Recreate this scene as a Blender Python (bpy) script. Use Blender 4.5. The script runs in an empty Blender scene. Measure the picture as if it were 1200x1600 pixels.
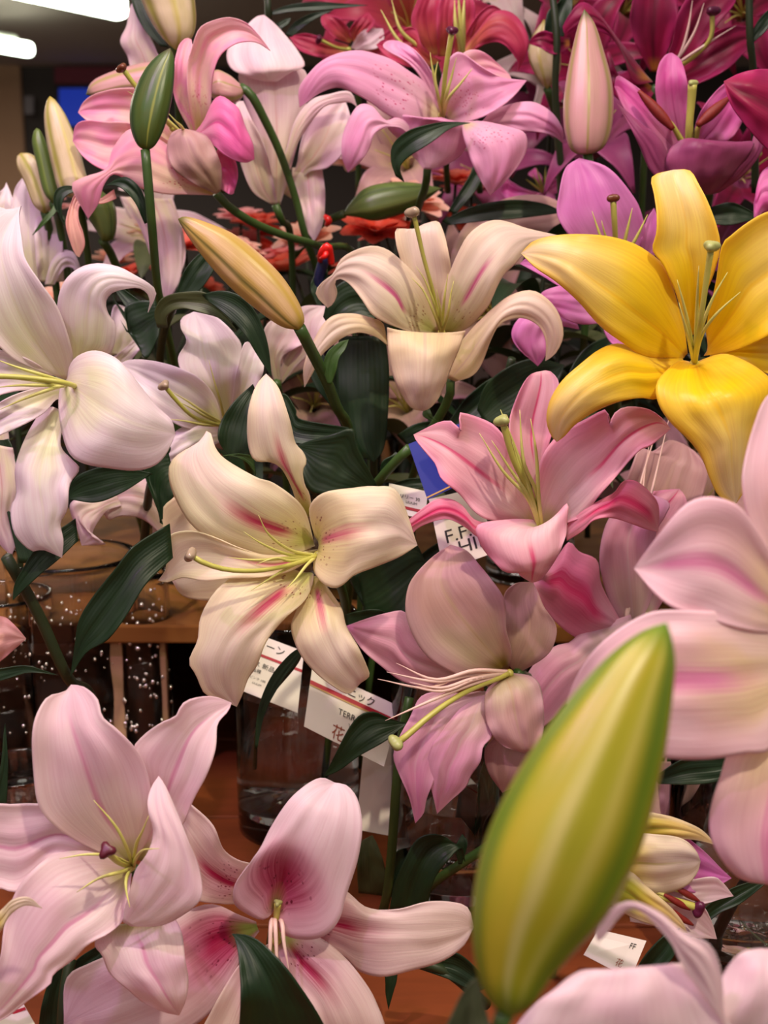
import bpy, math, random
from mathutils import Vector, Matrix
from mathutils.noise import noise as pnoise

S = bpy.context.scene
COL = S.collection
RAD = math.radians

# ------------------------------------------------------------------ camera, world, lights, exposure
FPX = 1800.0                       # focal length in pixels of the 1200 x 1600 frame
PITCH = RAD(12)
TABLE = 0.78
CAMZ = TABLE + 0.47
cam = bpy.data.cameras.new('camera')
camo = bpy.data.objects.new('camera', cam); COL.objects.link(camo)
camo.location = (0, 0, CAMZ); camo.rotation_euler = (RAD(90) - PITCH, 0, 0)
cam.sensor_fit = 'VERTICAL'; cam.sensor_height = 24.0; cam.lens = FPX / 1600 * 24.0
cam.clip_start = 0.02; cam.clip_end = 60
cam.dof.use_dof = True; cam.dof.focus_distance = 0.70
cam.dof.aperture_fstop = (cam.lens / 1000) / 0.0042
S.camera = camo
S.view_settings.view_transform = 'Standard'; S.view_settings.look = 'None'
S.view_settings.exposure = -0.20; S.view_settings.gamma = 1.0
S.view_settings.use_curve_mapping = False
S.cycles.use_denoising = True
S.cycles.max_bounces = 14; S.cycles.transmission_bounces = 14; S.cycles.transparent_max_bounces = 8
S.cycles.caustics_reflective = False; S.cycles.caustics_refractive = False
S.cycles.sample_clamp_indirect = 6.0

w = bpy.data.worlds.new('shop_air'); S.world = w; w.use_nodes = True
w.node_tree.nodes['Background'].inputs[0].default_value = (1.0, 0.84, 0.76, 1)
w.node_tree.nodes['Background'].inputs[1].default_value = 0.30

def lamp(name, loc, target, energy, color, size, kind='SPOT', spot=60):
    l = bpy.data.lights.new(name, kind); l.energy = energy; l.color = color
    if kind == 'SPOT':
        l.spot_size = RAD(spot); l.spot_blend = 0.5; l.shadow_soft_size = size
    else:
        l.shape = 'DISK'; l.size = size
    o = bpy.data.objects.new(name, l); COL.objects.link(o); o.location = loc
    o.rotation_euler = (Vector(target) - Vector(loc)).to_track_quat('-Z', 'Y').to_euler()
    return o
lamp('ceiling_spotlight', (0.45, -0.25, 2.55), (-0.10, 0.62, 1.05), 80, (1.0, 0.87, 0.64), 0.03, 'SPOT', 44)
lamp('ceiling_spotlight', (-0.75, 0.0, 2.6), (-0.06, 0.70, 1.05), 42, (0.96, 0.48, 1.0), 0.03, 'SPOT', 46)
lamp('added_overhead_lamp', (-0.3, 0.5, 2.6), (-.1, 0.8, 1.0), 20, (1.0, 0.90, 0.78), 0.6, 'AREA')  # soft disk lamp added overhead to ease the form shadows
for q_ in ((-1.1, .3, (1, .95, .85)), (-.5, -.6, (1, .9, .7)), (.2, -.9, (1, .8, .6)), (.9, .4, (.9, .6, 1)), (-.2, -.3, (.85, 1, .9)), (.6, -.7, (1, .7, .9))):
    lamp('added_overhead_lamp', (q_[0], q_[1], 2.62), (q_[0], q_[1]+.6, 1), 1.6, q_[2], 0.022, 'SPOT', 120)  # small lamps added to make glints on the glass
lamp('added_shop_lamp', (-2.5, 6.0, 2.6), (-2.5, 6.0, 0), 150, (1.0, 0.86, 0.74), 1.5, 'AREA')  # this pair is added; bounce off the floor brightens the ceiling
lamp('added_shop_lamp', (2.0, 5.0, 2.6), (2.0, 5.0, 0), 60, (1.0, 0.80, 0.74), 1.5, 'AREA')

for q_ in ((-1.0, -1.6, 2.3, (1, .95, .85)), (-.55, -2.0, 2.4, (1, .9, .7)), (-.2, -1.4, 2.3, (.9, .6, 1)), (.35, -1.8, 2.4, (1, .85, .65)), (-1.5, -.9, 2.2, (1, .92, .8)), (.9, -1.4, 2.3, (.9, 1, .9))):
    lamp('added_shop_lamp', q_[:3], (-.15, .9, .9), 6.0, q_[3], 0.035, 'SPOT', 50)  # unseen lamps added behind the camera for glints on the vases
# ------------------------------------------------------------------ geometry helpers
ca, sa = math.cos(PITCH), math.sin(PITCH)
def W(x, y, d):
    """point of the shop seen at photo pixel x, y and lying d metres deep"""
    cx = (x - 600) / FPX * d; cy = -(y - 800) / FPX * d
    return Vector((cx, d * ca + cy * sa, CAMZ + cy * ca - d * sa))
def lin(c):
    if isinstance(c, str): c = tuple(int(c[i:i+2], 16) for i in (0, 2, 4))
    return tuple(((v/255)/12.92 if v/255 <= .04045 else ((v/255+.055)/1.055)**2.4) for v in c[:3])
def P(s):
    return [tuple(float(v) for v in t.split(',')) for t in s.split()] if isinstance(s, str) else s
def crom(pts, n):
    """catmull-rom through points of any dimension, n samples equally spaced along it"""
    pts = [Vector(p) for p in pts]
    if len(pts) == 1: return pts * n
    if len(pts) == 2: return [pts[0].lerp(pts[1], i/(n-1)) for i in range(n)]
    q = [pts[0]*2 - pts[1]] + pts + [pts[-1]*2 - pts[-2]]
    dense = []
    for i in range(1, len(q)-2):
        a, b, c, d = q[i-1], q[i], q[i+1], q[i+2]
        for k in range(10):
            t = k/10
            dense.append(.5*((2*b) + (c-a)*t + (2*a-5*b+4*c-d)*t*t + (3*b-a-3*c+d)*t**3))
    dense.append(pts[-1])
    L = [0]
    for i in range(1, len(dense)): L.append(L[-1] + (dense[i]-dense[i-1]).length)
    out = []; j = 0
    for i in range(n):
        s = L[-1]*i/(n-1)
        while j < len(L)-2 and L[j+1] < s: j += 1
        f = (s-L[j])/max(1e-9, L[j+1]-L[j])
        out.append(dense[j].lerp(dense[j+1], min(1, max(0, f))))
    return out
def prof(z, t):
    n = len(z)-1
    p = [Vector((v, 0)) for v in z]
    x = t*n; i = min(n-1, int(x)); f = x-i
    a = z[max(0, i-1)] if i > 0 else 2*z[0]-z[1]
    b, c = z[i], z[i+1]
    d = z[i+2] if i+2 <= n else 2*z[n]-z[n-1]
    return .5*((2*b)+(c-a)*f+(2*a-5*b+4*c-d)*f*f+(3*b-a-3*c+d)*f**3)

def empty(name, loc, label, cat, group=None):
    o = bpy.data.objects.new(name, None); COL.objects.link(o); o.location = loc
    o.empty_display_size = 0.02
    o['label'] = label; o['category'] = cat
    if group: o['group'] = group
    return o
def mk(name, verts, faces, mat, parent=None, uvs=None, smooth=True, label=None, thick=0, root=None):
    org = root.location if root else (parent.location if parent else Vector((0, 0, 0)))
    me = bpy.data.meshes.new(name)
    me.from_pydata([Vector(v)-org for v in verts], [], faces)
    if uvs is not None:
        uv = me.uv_layers.new(name='UVMap')
        for lp in me.loops: uv.data[lp.index].uv = uvs[lp.vertex_index]
    for p in me.polygons: p.use_smooth = smooth
    me.materials.append(mat); me.update()
    o = bpy.data.objects.new(name, me); COL.objects.link(o)
    if parent:
        o.parent = parent
        if root is None or parent is root: pass
    if label: o['label'] = label
    if thick:
        m = o.modifiers.new('thickness', 'SOLIDIFY'); m.thickness = thick; m.offset = 0
    return o
def tag(o, label, cat, group=None):
    o['label'] = label; o['category'] = cat
    if group: o['group'] = group
    return o
def struct(o): o['kind'] = 'structure'; return o

def grid_faces(n, m, close=False):
    f = []
    for i in range(n-1):
        for j in range(m-1 if not close else m):
            a = i*m+j; b = i*m+(j+1) % m
            f.append((a, b, b+m, a+m))
    return f
def tube_data(pts, radii, seg=8, n=None, cap=True):
    """pts world vectors, radii list along"""
    n = n or max(6, len(pts)*5)
    c = crom(pts, n); V = []; U = []
    prev = None
    for i, p in enumerate(c):
        t = (c[min(n-1, i+1)] - c[max(0, i-1)]).normalized()
        if prev is None:
            a = t.orthogonal().normalized()
        else:
            a = (prev - t*prev.dot(t)).normalized()
        prev = a; b = t.cross(a)
        r = prof(radii, i/(n-1)) if len(radii) > 1 else radii[0]
        r = max(r, 1e-5)
        for k in range(seg):
            th = 2*math.pi*k/seg
            V.append(p + a*(math.cos(th)*r) + b*(math.sin(th)*r)); U.append((k/seg, i/(n-1)))
    F = grid_faces(n, seg, True)
    if cap:
        F.append(tuple(range(seg-1, -1, -1))); F.append(tuple((n-1)*seg+k for k in range(seg)))
    return V, F, U
def tube(name, pts, radii, mat, parent, seg=8, n=None, root=None, label=None):
    V, F, U = tube_data(pts, radii, seg, n)
    return mk(name, V, F, mat, parent, U, root=root, label=label)
def ball(name, c, r, mat, parent, root=None, lobes=0, squash=(1, 1, 1), label=None, axis=None):
    V = []; F = []; n, m = 9, 18
    ax = (axis or Vector((0, 0, 1))).normalized(); q = ax.to_track_quat('Z', 'Y')
    for i in range(n+1):
        ph = math.pi*i/n
        for j in range(m):
            th = 2*math.pi*j/m
            k = 1 + (0.28*math.cos(lobes*th)*math.sin(ph) if lobes else 0)
            v = Vector((math.sin(ph)*math.cos(th)*k*squash[0], math.sin(ph)*math.sin(th)*k*squash[1], math.cos(ph)*squash[2]*(1 - (0.25*max(0, math.cos(ph))**4 if lobes else 0))))
            V.append(c + (q @ v)*r)
    F = grid_faces(n+1, m, True)
    return mk(name, V, F, mat, parent, root=root, label=label)

rng = random.Random(7)
def blade(name, L, R, tip, D, z, mat, parent, root, cup=.4, M=None, ruf=.12, crease=.08, n=34, m=25, thick=.0007, label=None, o=0, fold=.07, mlim=.42):
    """A petal or leaf: left and right edges run base to tip; z = nearness in cm along its length"""
    L = P(L); R = P(R); tip = P(tip)[0] if isinstance(tip, str) else tip
    l = crom(L+[tip], n); r = crom(R+[tip], n)
    mm = crom(P(M), n) if M else None
    ph = rng.random()*6.28; fr = rng.uniform(2.2, 3.4); ph2 = rng.random()*6.28
    V = []; U = []
    for i in range(n):
        t = i/(n-1)
        a, b = l[i], r[i]; av = (a+b)/2; h = (b-a)/2
        off = Vector((0, 0))
        if mm:
            off = mm[i] - av
            lim = mlim*h.length
            if off.length > lim: off = off*(lim/max(1e-6, off.length))
        zz = prof(z, t) + o
        sw = math.sin(math.pi*min(1, t*1.02))**.6 if t < .98 else 0.0
        wid = 2*h.length*D/FPX*100          # cm
        k = min(1.0, wid/2.5)
        for j in range(m):
            s = -1 + 2*j/(m-1)
            s = math.sin(s*math.pi/2)*.35 + s*.65
            p = av + h*s + off*(1-s*s)
            e = zz + cup*k*(s*s)*sw
            e += ruf*k*abs(s)**3*math.sin(fr*6.28*t + ph + (1.7 if s > 0 else 0))*sw
            e -= crease*k*math.exp(-(s/.13)**2)*sw
            e += crease*.45*k*(math.exp(-((abs(s)-.3)/.13)**2))*sw
            e += .26*k*pnoise(Vector((s*1.3+ph, t*3.2, ph2)))*sw + .07*k*pnoise(Vector((s*4+ph, t*6, ph2+3)))*sw
            e += fold*k*sw*math.sin(s*9 + ph2 + .8*math.sin(t*4+ph))*(.35+.65*abs(s))*min(1, 2.2*t)
            V.append(W(p.x, p.y, D - e/100)); U.append(((s+1)/2, t))
    return mk(name, V, grid_faces(n, m), mat, parent, U, root=root, thick=thick, label=label)

# ------------------------------------------------------------------ procedural materials
class NT:
    def __init__(s, name):
        s.m = bpy.data.materials.new(name); s.m.use_nodes = True
        s.t = s.m.node_tree; s.N = s.t.nodes; s.K = s.t.links
        s.bsdf = s.N['Principled BSDF']; s.out = s.N['Material Output']
    def n(s, typ, **kw):
        x = s.N.new(typ)
        for k, v in kw.items(): setattr(x, k, v)
        return x
    def set(s, sock, v):
        if isinstance(v, bpy.types.NodeSocket): s.K.new(v, sock)
        elif isinstance(v, (tuple, list)) and len(v) == 3 and sock.type == 'RGBA': sock.default_value = (*v, 1)
        else: sock.default_value = v
    def math(s, op, a, b=0.0, c=None):
        x = s.n('ShaderNodeMath', operation=op); s.set(x.inputs[0], a); s.set(x.inputs[1], b)
        if c is not None: s.set(x.inputs[2], c)
        return x.outputs[0]
    def ss(s, v, a, b, o0=0.0, o1=1.0):
        x = s.n('ShaderNodeMapRange', interpolation_type='SMOOTHSTEP')
        s.set(x.inputs[0], v); x.inputs[1].default_value = a; x.inputs[2].default_value = b
        x.inputs[3].default_value = o0; x.inputs[4].default_value = o1
        return x.outputs[0]
    def mix(s, f, a, b, bt='MIX'):
        x = s.n('ShaderNodeMix', data_type='RGBA', blend_type=bt)
        s.set(x.inputs[0], f); s.set(x.inputs[6], a); s.set(x.inputs[7], b)
        return x.outputs[2]
    def ramp(s, v, stops):
        x = s.n('ShaderNodeValToRGB'); s.K.new(v, x.inputs[0]); cr = x.color_ramp
        cr.interpolation = 'B_SPLINE' if len(stops) > 2 else 'LINEAR'
        while len(cr.elements) < len(stops): cr.elements.new(.5)
        for e, (p, c) in zip(cr.elements, stops): e.position = p; e.color = (*c, 1)
        return x.outputs[0]
    def noise(s, vec, scale, detail=3, rough=.5):
        x = s.n('ShaderNodeTexNoise'); s.K.new(vec, x.inputs['Vector'])
        x.inputs['Scale'].default_value = scale; x.inputs['Detail'].default_value = detail; x.inputs['Roughness'].default_value = rough
        return x.outputs[0]
    def bump(s, h, strength, dist):
        x = s.n('ShaderNodeBump'); x.inputs['Strength'].default_value = strength; x.inputs['Distance'].default_value = dist
        s.K.new(h, x.inputs['Height']); s.K.new(x.outputs[0], s.bsdf.inputs['Normal']); return x
    def uv(s):
        x = s.n('ShaderNodeUVMap'); x.uv_map = 'UVMap'
        q = s.n('ShaderNodeSeparateXYZ'); s.K.new(x.outputs[0], q.inputs[0])
        return x.outputs[0], q.outputs[0], q.outputs[1]
    def vec(s, x, y, z=0.0):
        q = s.n('ShaderNodeCombineXYZ'); s.set(q.inputs[0], x); s.set(q.inputs[1], y); s.set(q.inputs[2], z); return q.outputs[0]
    def obj_rand(s):
        return s.n('ShaderNodeObjectInfo').outputs['Random']

def petal_mat(name, base, mid, tip, edge=None, stripe=None, sw=.3, st=(.05, .15, .4, .6), spot=None, blush=None, throat=None, rib=None, trans=.36, sp_t=(.08, .5), bl=.5, rough=.42):
    g = NT(name)
    uv, u, v = g.uv(); rnd = g.obj_rand()
    s = g.math('ABSOLUTE', g.math('MULTIPLY_ADD', u, 2.0, -1.0))
    off = g.math('MULTIPLY', rnd, 37.0)
    big = g.noise(g.vec(g.math('MULTIPLY', u, 2.2), g.math('MULTIPLY', v, 3.0), off), 1.0, 2)
    vein = g.noise(g.vec(g.math('MULTIPLY', u, 44), g.math('MULTIPLY_ADD', v, 2.6, g.math('MULTIPLY', s, -1.5)), off), 1.0, 2)
    grain = g.noise(g.vec(g.math('MULTIPLY', u, 30), g.math('MULTIPLY', v, 70), off), 1.0, 2)
    tw = g.math('ADD', v, g.math('MULTIPLY', g.math('SUBTRACT', big, .5), .25))
    c = g.ramp(tw, [(0.02, lin(base)), (.22, lin(base)), (.5, lin(mid)), (.95, lin(tip))])
    if edge: c = g.mix(g.math('MULTIPLY', g.ss(s, .45, 1.0), .8), c, lin(edge))
    if blush: c = g.mix(g.math('MULTIPLY', g.ss(big, .42, .64), bl), c, lin(blush))
    if stripe:
        d = g.math('ADD', s, g.math('MULTIPLY', g.math('SUBTRACT', vein, .5), sw*.9))
        mk_ = g.ss(d, 0.0, sw, 1, 0)
        win = g.math('MULTIPLY', g.ss(tw, st[0], st[1]), g.ss(tw, st[2], st[3], 1, 0))
        c = g.mix(g.math('MULTIPLY', mk_, win), c, lin(stripe))
    if rib: c = g.mix(g.math('MULTIPLY', g.ss(s, 0, .08, 1, 0), g.ss(v, .1, .9, .8, .15)), c, lin(rib))
    if spot:
        vo = g.n('ShaderNodeTexVoronoi'); g.K.new(g.vec(g.math('MULTIPLY', u, 17), g.math('MULTIPLY', v, 30), off), vo.inputs['Vector']); vo.inputs['Scale'].default_value = 1
        sp = g.ss(vo.outputs['Distance'], .17, .27, 1, 0)
        wn = g.math('MULTIPLY', g.ss(v, sp_t[0], sp_t[0]+.08), g.ss(v, sp_t[1]-.12, sp_t[1], 1, 0))
        wn = g.math('MULTIPLY', wn, g.ss(s, .6, .8, 1, 0))
        wn = g.math('MULTIPLY', wn, g.ss(grain, .3, .5, .5, 1))
        c = g.mix(g.math('MULTIPLY', sp, wn), c, lin(spot))
    if throat: c = g.mix(g.math('MULTIPLY', g.ss(v, .04, .16, 1, 0), g.ss(s, .3, .9, 1, .1)), c, lin(throat))
    c = g.mix(1.0, c, g.ramp(vein, [(.32, (.94, .885, .905)), (.55, (1.0, .99, .99)), (.75, (1.03, 1.03, 1.03))]), 'MULTIPLY')
    g.K.new(c, g.bsdf.inputs['Base Color']); g.bsdf.inputs['Roughness'].default_value = rough
    g.bsdf.inputs['Specular IOR Level'].default_value = .35
    g.bsdf.inputs['Sheen Weight'].default_value = .15
    h = g.math('ADD', g.math('MULTIPLY', vein, 1.0), g.math('MULTIPLY', grain, .22))
    g.bump(h, .17, .0010)
    tr = g.n('ShaderNodeBsdfTranslucent'); g.K.new(c, tr.inputs[0])
    mx = g.n('ShaderNodeMixShader'); mx.inputs[0].default_value = trans
    g.K.new(g.bsdf.outputs[0], mx.inputs[1]); g.K.new(tr.outputs[0], mx.inputs[2]); g.K.new(mx.outputs[0], g.out.inputs[0])
    return g.m

def leaf_mat(name, c1, c2, rough=.46):
    g = NT(name); uv, u, v = g.uv(); rnd = g.obj_rand()
    s = g.math('ABSOLUTE', g.math('MULTIPLY_ADD', u, 2.0, -1.0))
    vein = g.math('SINE', g.math('MULTIPLY', s, 34.0))
    big = g.noise(g.vec(g.math('MULTIPLY', u, 3), g.math('MULTIPLY', v, 5), g.math('MULTIPLY', rnd, 31)), 1.0, 3)
    c = g.mix(big, lin(c1), lin(c2))
    c = g.mix(g.math('MULTIPLY', g.ss(vein, .5, 1.0), .14), c, lin(c2))
    c = g.mix(g.ss(s, 0, .05, .6, 0), c, lin(c2))
    g.K.new(c, g.bsdf.inputs['Base Color']); g.bsdf.inputs['Roughness'].default_value = rough
    g.bsdf.inputs['Specular IOR Level'].default_value = .45
    g.bump(vein, .10, .0005)
    tr = g.n('ShaderNodeBsdfTranslucent'); g.K.new(c, tr.inputs[0])
    mx = g.n('ShaderNodeMixShader'); mx.inputs[0].default_value = .12
    g.K.new(g.bsdf.outputs[0], mx.inputs[1]); g.K.new(tr.outputs[0], mx.inputs[2]); g.K.new(mx.outputs[0], g.out.inputs[0])
    return g.m
def plain(name, c, rough=.5, c2=None, scale=8, metal=0, bump=0, spec=.5, emit=None, es=1):
    g = NT(name)
    if c2:
        tc = g.n('ShaderNodeTexCoord')
        nz = g.noise(tc.outputs['Object'], scale, 4)
        g.K.new(g.mix(nz, lin(c), lin(c2)), g.bsdf.inputs['Base Color'])
        if bump: g.bump(nz, bump, .002)
    else: g.bsdf.inputs['Base Color'].default_value = (*lin(c), 1)
    g.bsdf.inputs['Roughness'].default_value = rough; g.bsdf.inputs['Metallic'].default_value = metal
    g.bsdf.inputs['Specular IOR Level'].default_value = spec
    if emit:
        g.bsdf.inputs['Emission Color'].default_value = (*lin(emit), 1); g.bsdf.inputs['Emission Strength'].default_value = es
    return g.m
def bud_mat(name, face, rib, groove, tip, base, tint=None, gw=.16, rw=.3, rib2=None):
    """u runs round the bud: three broad sepals with a pale keel, dark seams between them"""
    g = NT(name); uv, u, v = g.uv()
    ks = g.math('MULTIPLY_ADD', g.math('FRACT', g.math('MULTIPLY', u, 3.0)), 2.0, -1.0)
    k = g.math('ABSOLUTE', ks)   # 0 keel centre, 1 seam
    nz = g.noise(g.vec(g.math('MULTIPLY', u, 60), g.math('MULTIPLY', v, 5)), 1.0, 3)
    big = g.noise(g.vec(g.math('MULTIPLY', u, 6), g.math('MULTIPLY', v, 3)), 1.0, 2)
    k = g.math('ADD', k, g.math('MULTIPLY', g.math('SUBTRACT', nz, .5), .12))
    c = g.mix(g.math('MULTIPLY', nz, .5), lin(face), tuple(x*.75 for x in lin(face)))
    if tint: c = g.mix(g.ss(big, .4, .65, 0, .8), c, lin(tint))
    c = g.mix(g.math('MULTIPLY', g.ss(k, 0, rw, 1, 0), .8), c, lin(rib))
    if rib2: c = g.mix(g.math('MULTIPLY', g.math('MULTIPLY', g.ss(ks, -.72, -.52), g.ss(ks, -.52, -.34, 1, 0)), .6), c, lin(rib2))
    c = g.mix(g.math('MULTIPLY', g.ss(k, 1-gw, 1.0), .85), c, lin(groove))
    c = g.mix(g.ss(v, .88, 1.0), c, lin(tip)); c = g.mix(g.ss(v, .0, .14, .8, 0), c, lin(base))
    g.K.new(c, g.bsdf.inputs['Base Color']); g.bsdf.inputs['Roughness'].default_value = .38
    g.bump(nz, .15, .001)
    return g.m

PM = {}
def pm(k, *a, **kw): PM[k] = petal_mat('petal_'+k, *a, **kw)
pm('cream', 'F6ECB4', 'FAF0DC', 'FBE8E2', edge='F9ECCC', stripe='CE3E68', sw=.32, st=(.08, .20, .30, .66), spot='A05A48', sp_t=(.04, .26), throat='D4D878')
pm('cream_soft', 'F6E8A8', 'FAEFDA', 'FBE8E2', edge='F9ECCC', stripe='E0708C', sw=.26, st=(.06, .16, .22, .6), spot='A05A48', sp_t=(.04, .26), throat='E0DC80')
pm('cream_pale', 'F4EBC6', 'F6E6DA', 'F5E2D4', edge='F3DFC6', stripe='DE6FA0', sw=.17, st=(.16, .26, .40, .60), spot='B4735A', sp_t=(.04, .24), throat='D8DC8A')
pm('cream_plain', 'F2E2B4', 'F5E4D8', 'F4E0D2', edge='F3DDBE', rib='E4CDB4')
pm('yellow', 'FDDC00', 'FDE41A', 'FDEED4', edge='FBD420', rib='F9CC00', rough=.36, blush='FCE060', bl=.35)
pm('rose', 'FDEEEA', 'FAB8CE', 'FAC4CA', edge='F8A6C8', stripe='F26898', sw=.10, st=(.3, .5, .9, 1.0), blush='FCD4DC', throat='E4DDA0')
pm('rose_hot', 'F8B8CC', 'F05F9C', 'F9C6D0', edge='F8A4C0', stripe='EC3F80', sw=.5, st=(.1, .3, .7, .95))
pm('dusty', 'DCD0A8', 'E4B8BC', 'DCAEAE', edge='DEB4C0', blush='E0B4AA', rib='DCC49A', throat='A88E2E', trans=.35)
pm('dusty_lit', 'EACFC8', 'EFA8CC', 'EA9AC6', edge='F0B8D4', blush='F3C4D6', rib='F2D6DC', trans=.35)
pm('dusty_shaded', 'D8BE9E', 'CCA2A2', 'C49494', edge='C89AA0', blush='CCA49A', rib='DAB8A4', trans=.3)  # lit and dark dusty copies carry light and shade in the petal colour
pm('white', 'F4F4CC', 'FAF2F2', 'FAEEF4', edge='F9EAF2', rib='F2EED0', blush='F8E6F2')
pm('pale_pink', 'FAEAE8', 'F9DEE6', 'FAE2E4', edge='FBE6E8', stripe='EDB0CC', sw=.10, st=(.05, .3, .7, .95), blush='F8D2E4', throat='D2CE8C')
pm('crimson_heart', 'E06A9C', 'F9E4EA', 'F9E4EC', edge='F8E2EA', stripe='AC0C4A', sw=.95, st=(.0, .01, .20, .46), spot='7C0C34', sp_t=(.05, .34), throat='A9BC5A')
pm('crimson_long', 'EAB4C6', 'F6E4DC', 'F5E2D6', edge='F4E0DC', stripe='B0124C', sw=.42, st=(.0, .02, .30, .62), spot='8C1038', sp_t=(.02, .3), throat='B9BC6A')
pm('orchid', 'F2C8DA', 'F2A4D2', 'EFA6D0', edge='F3B8D8', spot='D03A7C', sp_t=(.14, .5), blush='F4BCDC', throat='E8D8B0')
pm('orchid_plain', 'F2C8DA', 'F2A6D4', 'EFA0CE', edge='F4BCDC', blush='F4BEDC')
pm('peach', 'F4DCC0', 'F6C6C6', 'F5B4C8', edge='F8C8D2', blush='F49CC8', bl=.8, spot='D0506C', sp_t=(.12, .36), throat='DFC98A')
pm('peach_hot', 'F4A8CA', 'F060B4', 'F27CBC', edge='F48CC4', rib='EE50A8')
pm('shell', 'EADFC0', 'EEDAD6', 'F1DEE2', edge='F0DCE0', blush='EBC4D6', rib='DCA8A4')
pm('magenta', 'F09CCC', 'E45CB2', 'DA52A8', edge='E880C0', blush='EC90CC', bl=.7, rib='C03488')
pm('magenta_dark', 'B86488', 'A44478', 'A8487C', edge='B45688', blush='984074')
pm('ruby', 'B01450', '9C0A48', 'AE1454', edge='C82C78', stripe='7A0834', sw=.3, st=(0, .1, .7, 1), throat='D89040', blush='7C0A3C')
pm('coral', 'D8705C', 'C42C54', 'D03C68', edge='D8487A', rib='A81C44', throat='E8B070')
pm('violet', 'EFB4DE', 'E07CCB', 'DE78C6', edge='E68AD0', blush='EAA0D8')
pm('blush', 'F6E2B0', 'F8CCDA', 'F9DAE2', edge='F9D4E0', stripe='F2A0C8', sw=.28, st=(.15, .4, .8, 1.0), blush='FBE0E6', throat='C8B860')
pm('mist', 'F8E6E6', 'F8DEE6', 'F9E2E8', edge='FAE8EC', blush='F6D4E2')
pm('butter', 'E0CE40', 'F0E2C8', 'F2E2D8', edge='F1E4C8', rib='B8B030', throat='B0A824')
pm('olive', '9CA428', 'E8C84A', 'F2DCB0', edge='F0E0BC', rib='8E9A20')
pm('apricot', 'F8CEB8', 'F6C0B4', 'F8CCBA', edge='F7B8B4')
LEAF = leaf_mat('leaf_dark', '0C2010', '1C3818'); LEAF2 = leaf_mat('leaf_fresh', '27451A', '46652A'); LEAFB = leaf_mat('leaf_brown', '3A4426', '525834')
STEM = plain('stem_green', '2E4A20', .4, '47632C', 60); STEMD = plain('stem_dark', '1E2E16', .45, '303C20', 60)
FILA = plain('filament_green', 'C9C65A', .4, 'DCD98A', 90); FILW = plain('filament_white', 'EAD6B8', .4, 'F2DFC8', 90)
FILG = plain('filament_tip', 'B9B038', .45, 'CFC65A', 90); FILP = plain('filament_pink', 'E8C2B4', .4, 'F2D4C8', 90)
STYLE = plain('style_green', 'B4B04A', .35, 'C8C668', 90)
STIG = {'grey': plain('stigma_grey', 'A08A72', .2, 'B4A088', 300), 'green': plain('stigma_green', '98A058', .4, 'B4B878', 300),
        'maroon': plain('stigma_maroon', '4E0E20', .4, '64182C', 300), 'brown': plain('stigma_brown', '5A2C1C', .25, '7A4028', 300),
        'plum': plain('stigma_plum', '4A1030', .35, '641840', 300)}
ANTH = plain('anther_rust', '641010', .6, '8E2414', 400)

def stg(x): return x/100
def lily(label, D, mats, petals, throat=None, pistil=None, stam=None, stem=None, stig='grey', sr=.0045, fil=None, anth=None, group=None, leaves=None, tz=-2.2, fr=.0011, name='lily', ruf=.14):
    """petals: (material, L, R, tip, z, options)"""
    sp = [W(*p) for p in P(stem)] if stem else None
    base = sp[-1] if sp else W(throat[0], throat[1], D+.03)
    root = empty(name, base, label, 'flower', group)
    for q in petals:
        mt, L, R, tip, z = q[:5]; o = q[5] if len(q) > 5 else {}
        k = dict(cup=.4, ruf=ruf); k.update(o)
        blade('petal', L, R, tip, D, z, PM[mt], root, root, **k)
    if pistil:
        pts = [W(x, y, D - z/100) for x, y, z in P(pistil)]
        ps = tube('pistil', pts, [fr*1.5, fr*1.25, fr*1.5], STYLE, root, 8, 16, root=root)
        ball('receptacle', pts[0], .0028, STYLE, root, root=root)
        ax = pts[-1]-pts[-2]
        ball('stigma', pts[-1]+ax.normalized()*sr*.3, sr, STIG[stig], ps, root=root, lobes=3, axis=ax, squash=(1, 1, .8))
    if stam:
        t0 = W(throat[0], throat[1], D - tz/100)
        for q in stam:
            pts = [W(throat[0], throat[1], D-tz/100)] + [W(x, y, D - z/100) for x, y, z in P(q)]
            st = tube('stamen', pts, [fr*1.1, fr*.95, fr*.8, fr*.12 if not anth else fr*.6], fil or FILA, root, 6, 18, root=root)
            if anth:
                e = pts[-1]; dr = (pts[-1]-pts[-2]).normalized()
                cr = Vector(anth) if not isinstance(anth, bool) else dr
                tube('anther', [e-cr*.008, e-cr*.004, e+cr*.006, e+cr*.011], [.0008, .0019, .0019, .0006], ANTH, st, 8, 12, root=root)
    if sp: tube('stem', sp, [.0034, .003, .0032], STEM, root, 10, root=root)
    for lf in (leaves or []): add_leaf(root, lf, D)
    return root
def add_leaf(root, lf, D):
    L, R, tip, z = lf[:4]; o = dict(lf[4]) if len(lf) > 4 else {}
    D = o.pop('D', D); mt = o.pop('mat', LEAF)
    k = dict(cup=.35, ruf=.06, crease=.10, m=13, n=24, thick=.0006, fold=.03); k.update(o)
    blade('leaf', L, R, tip, D, z, mt, root, root, **k)
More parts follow.
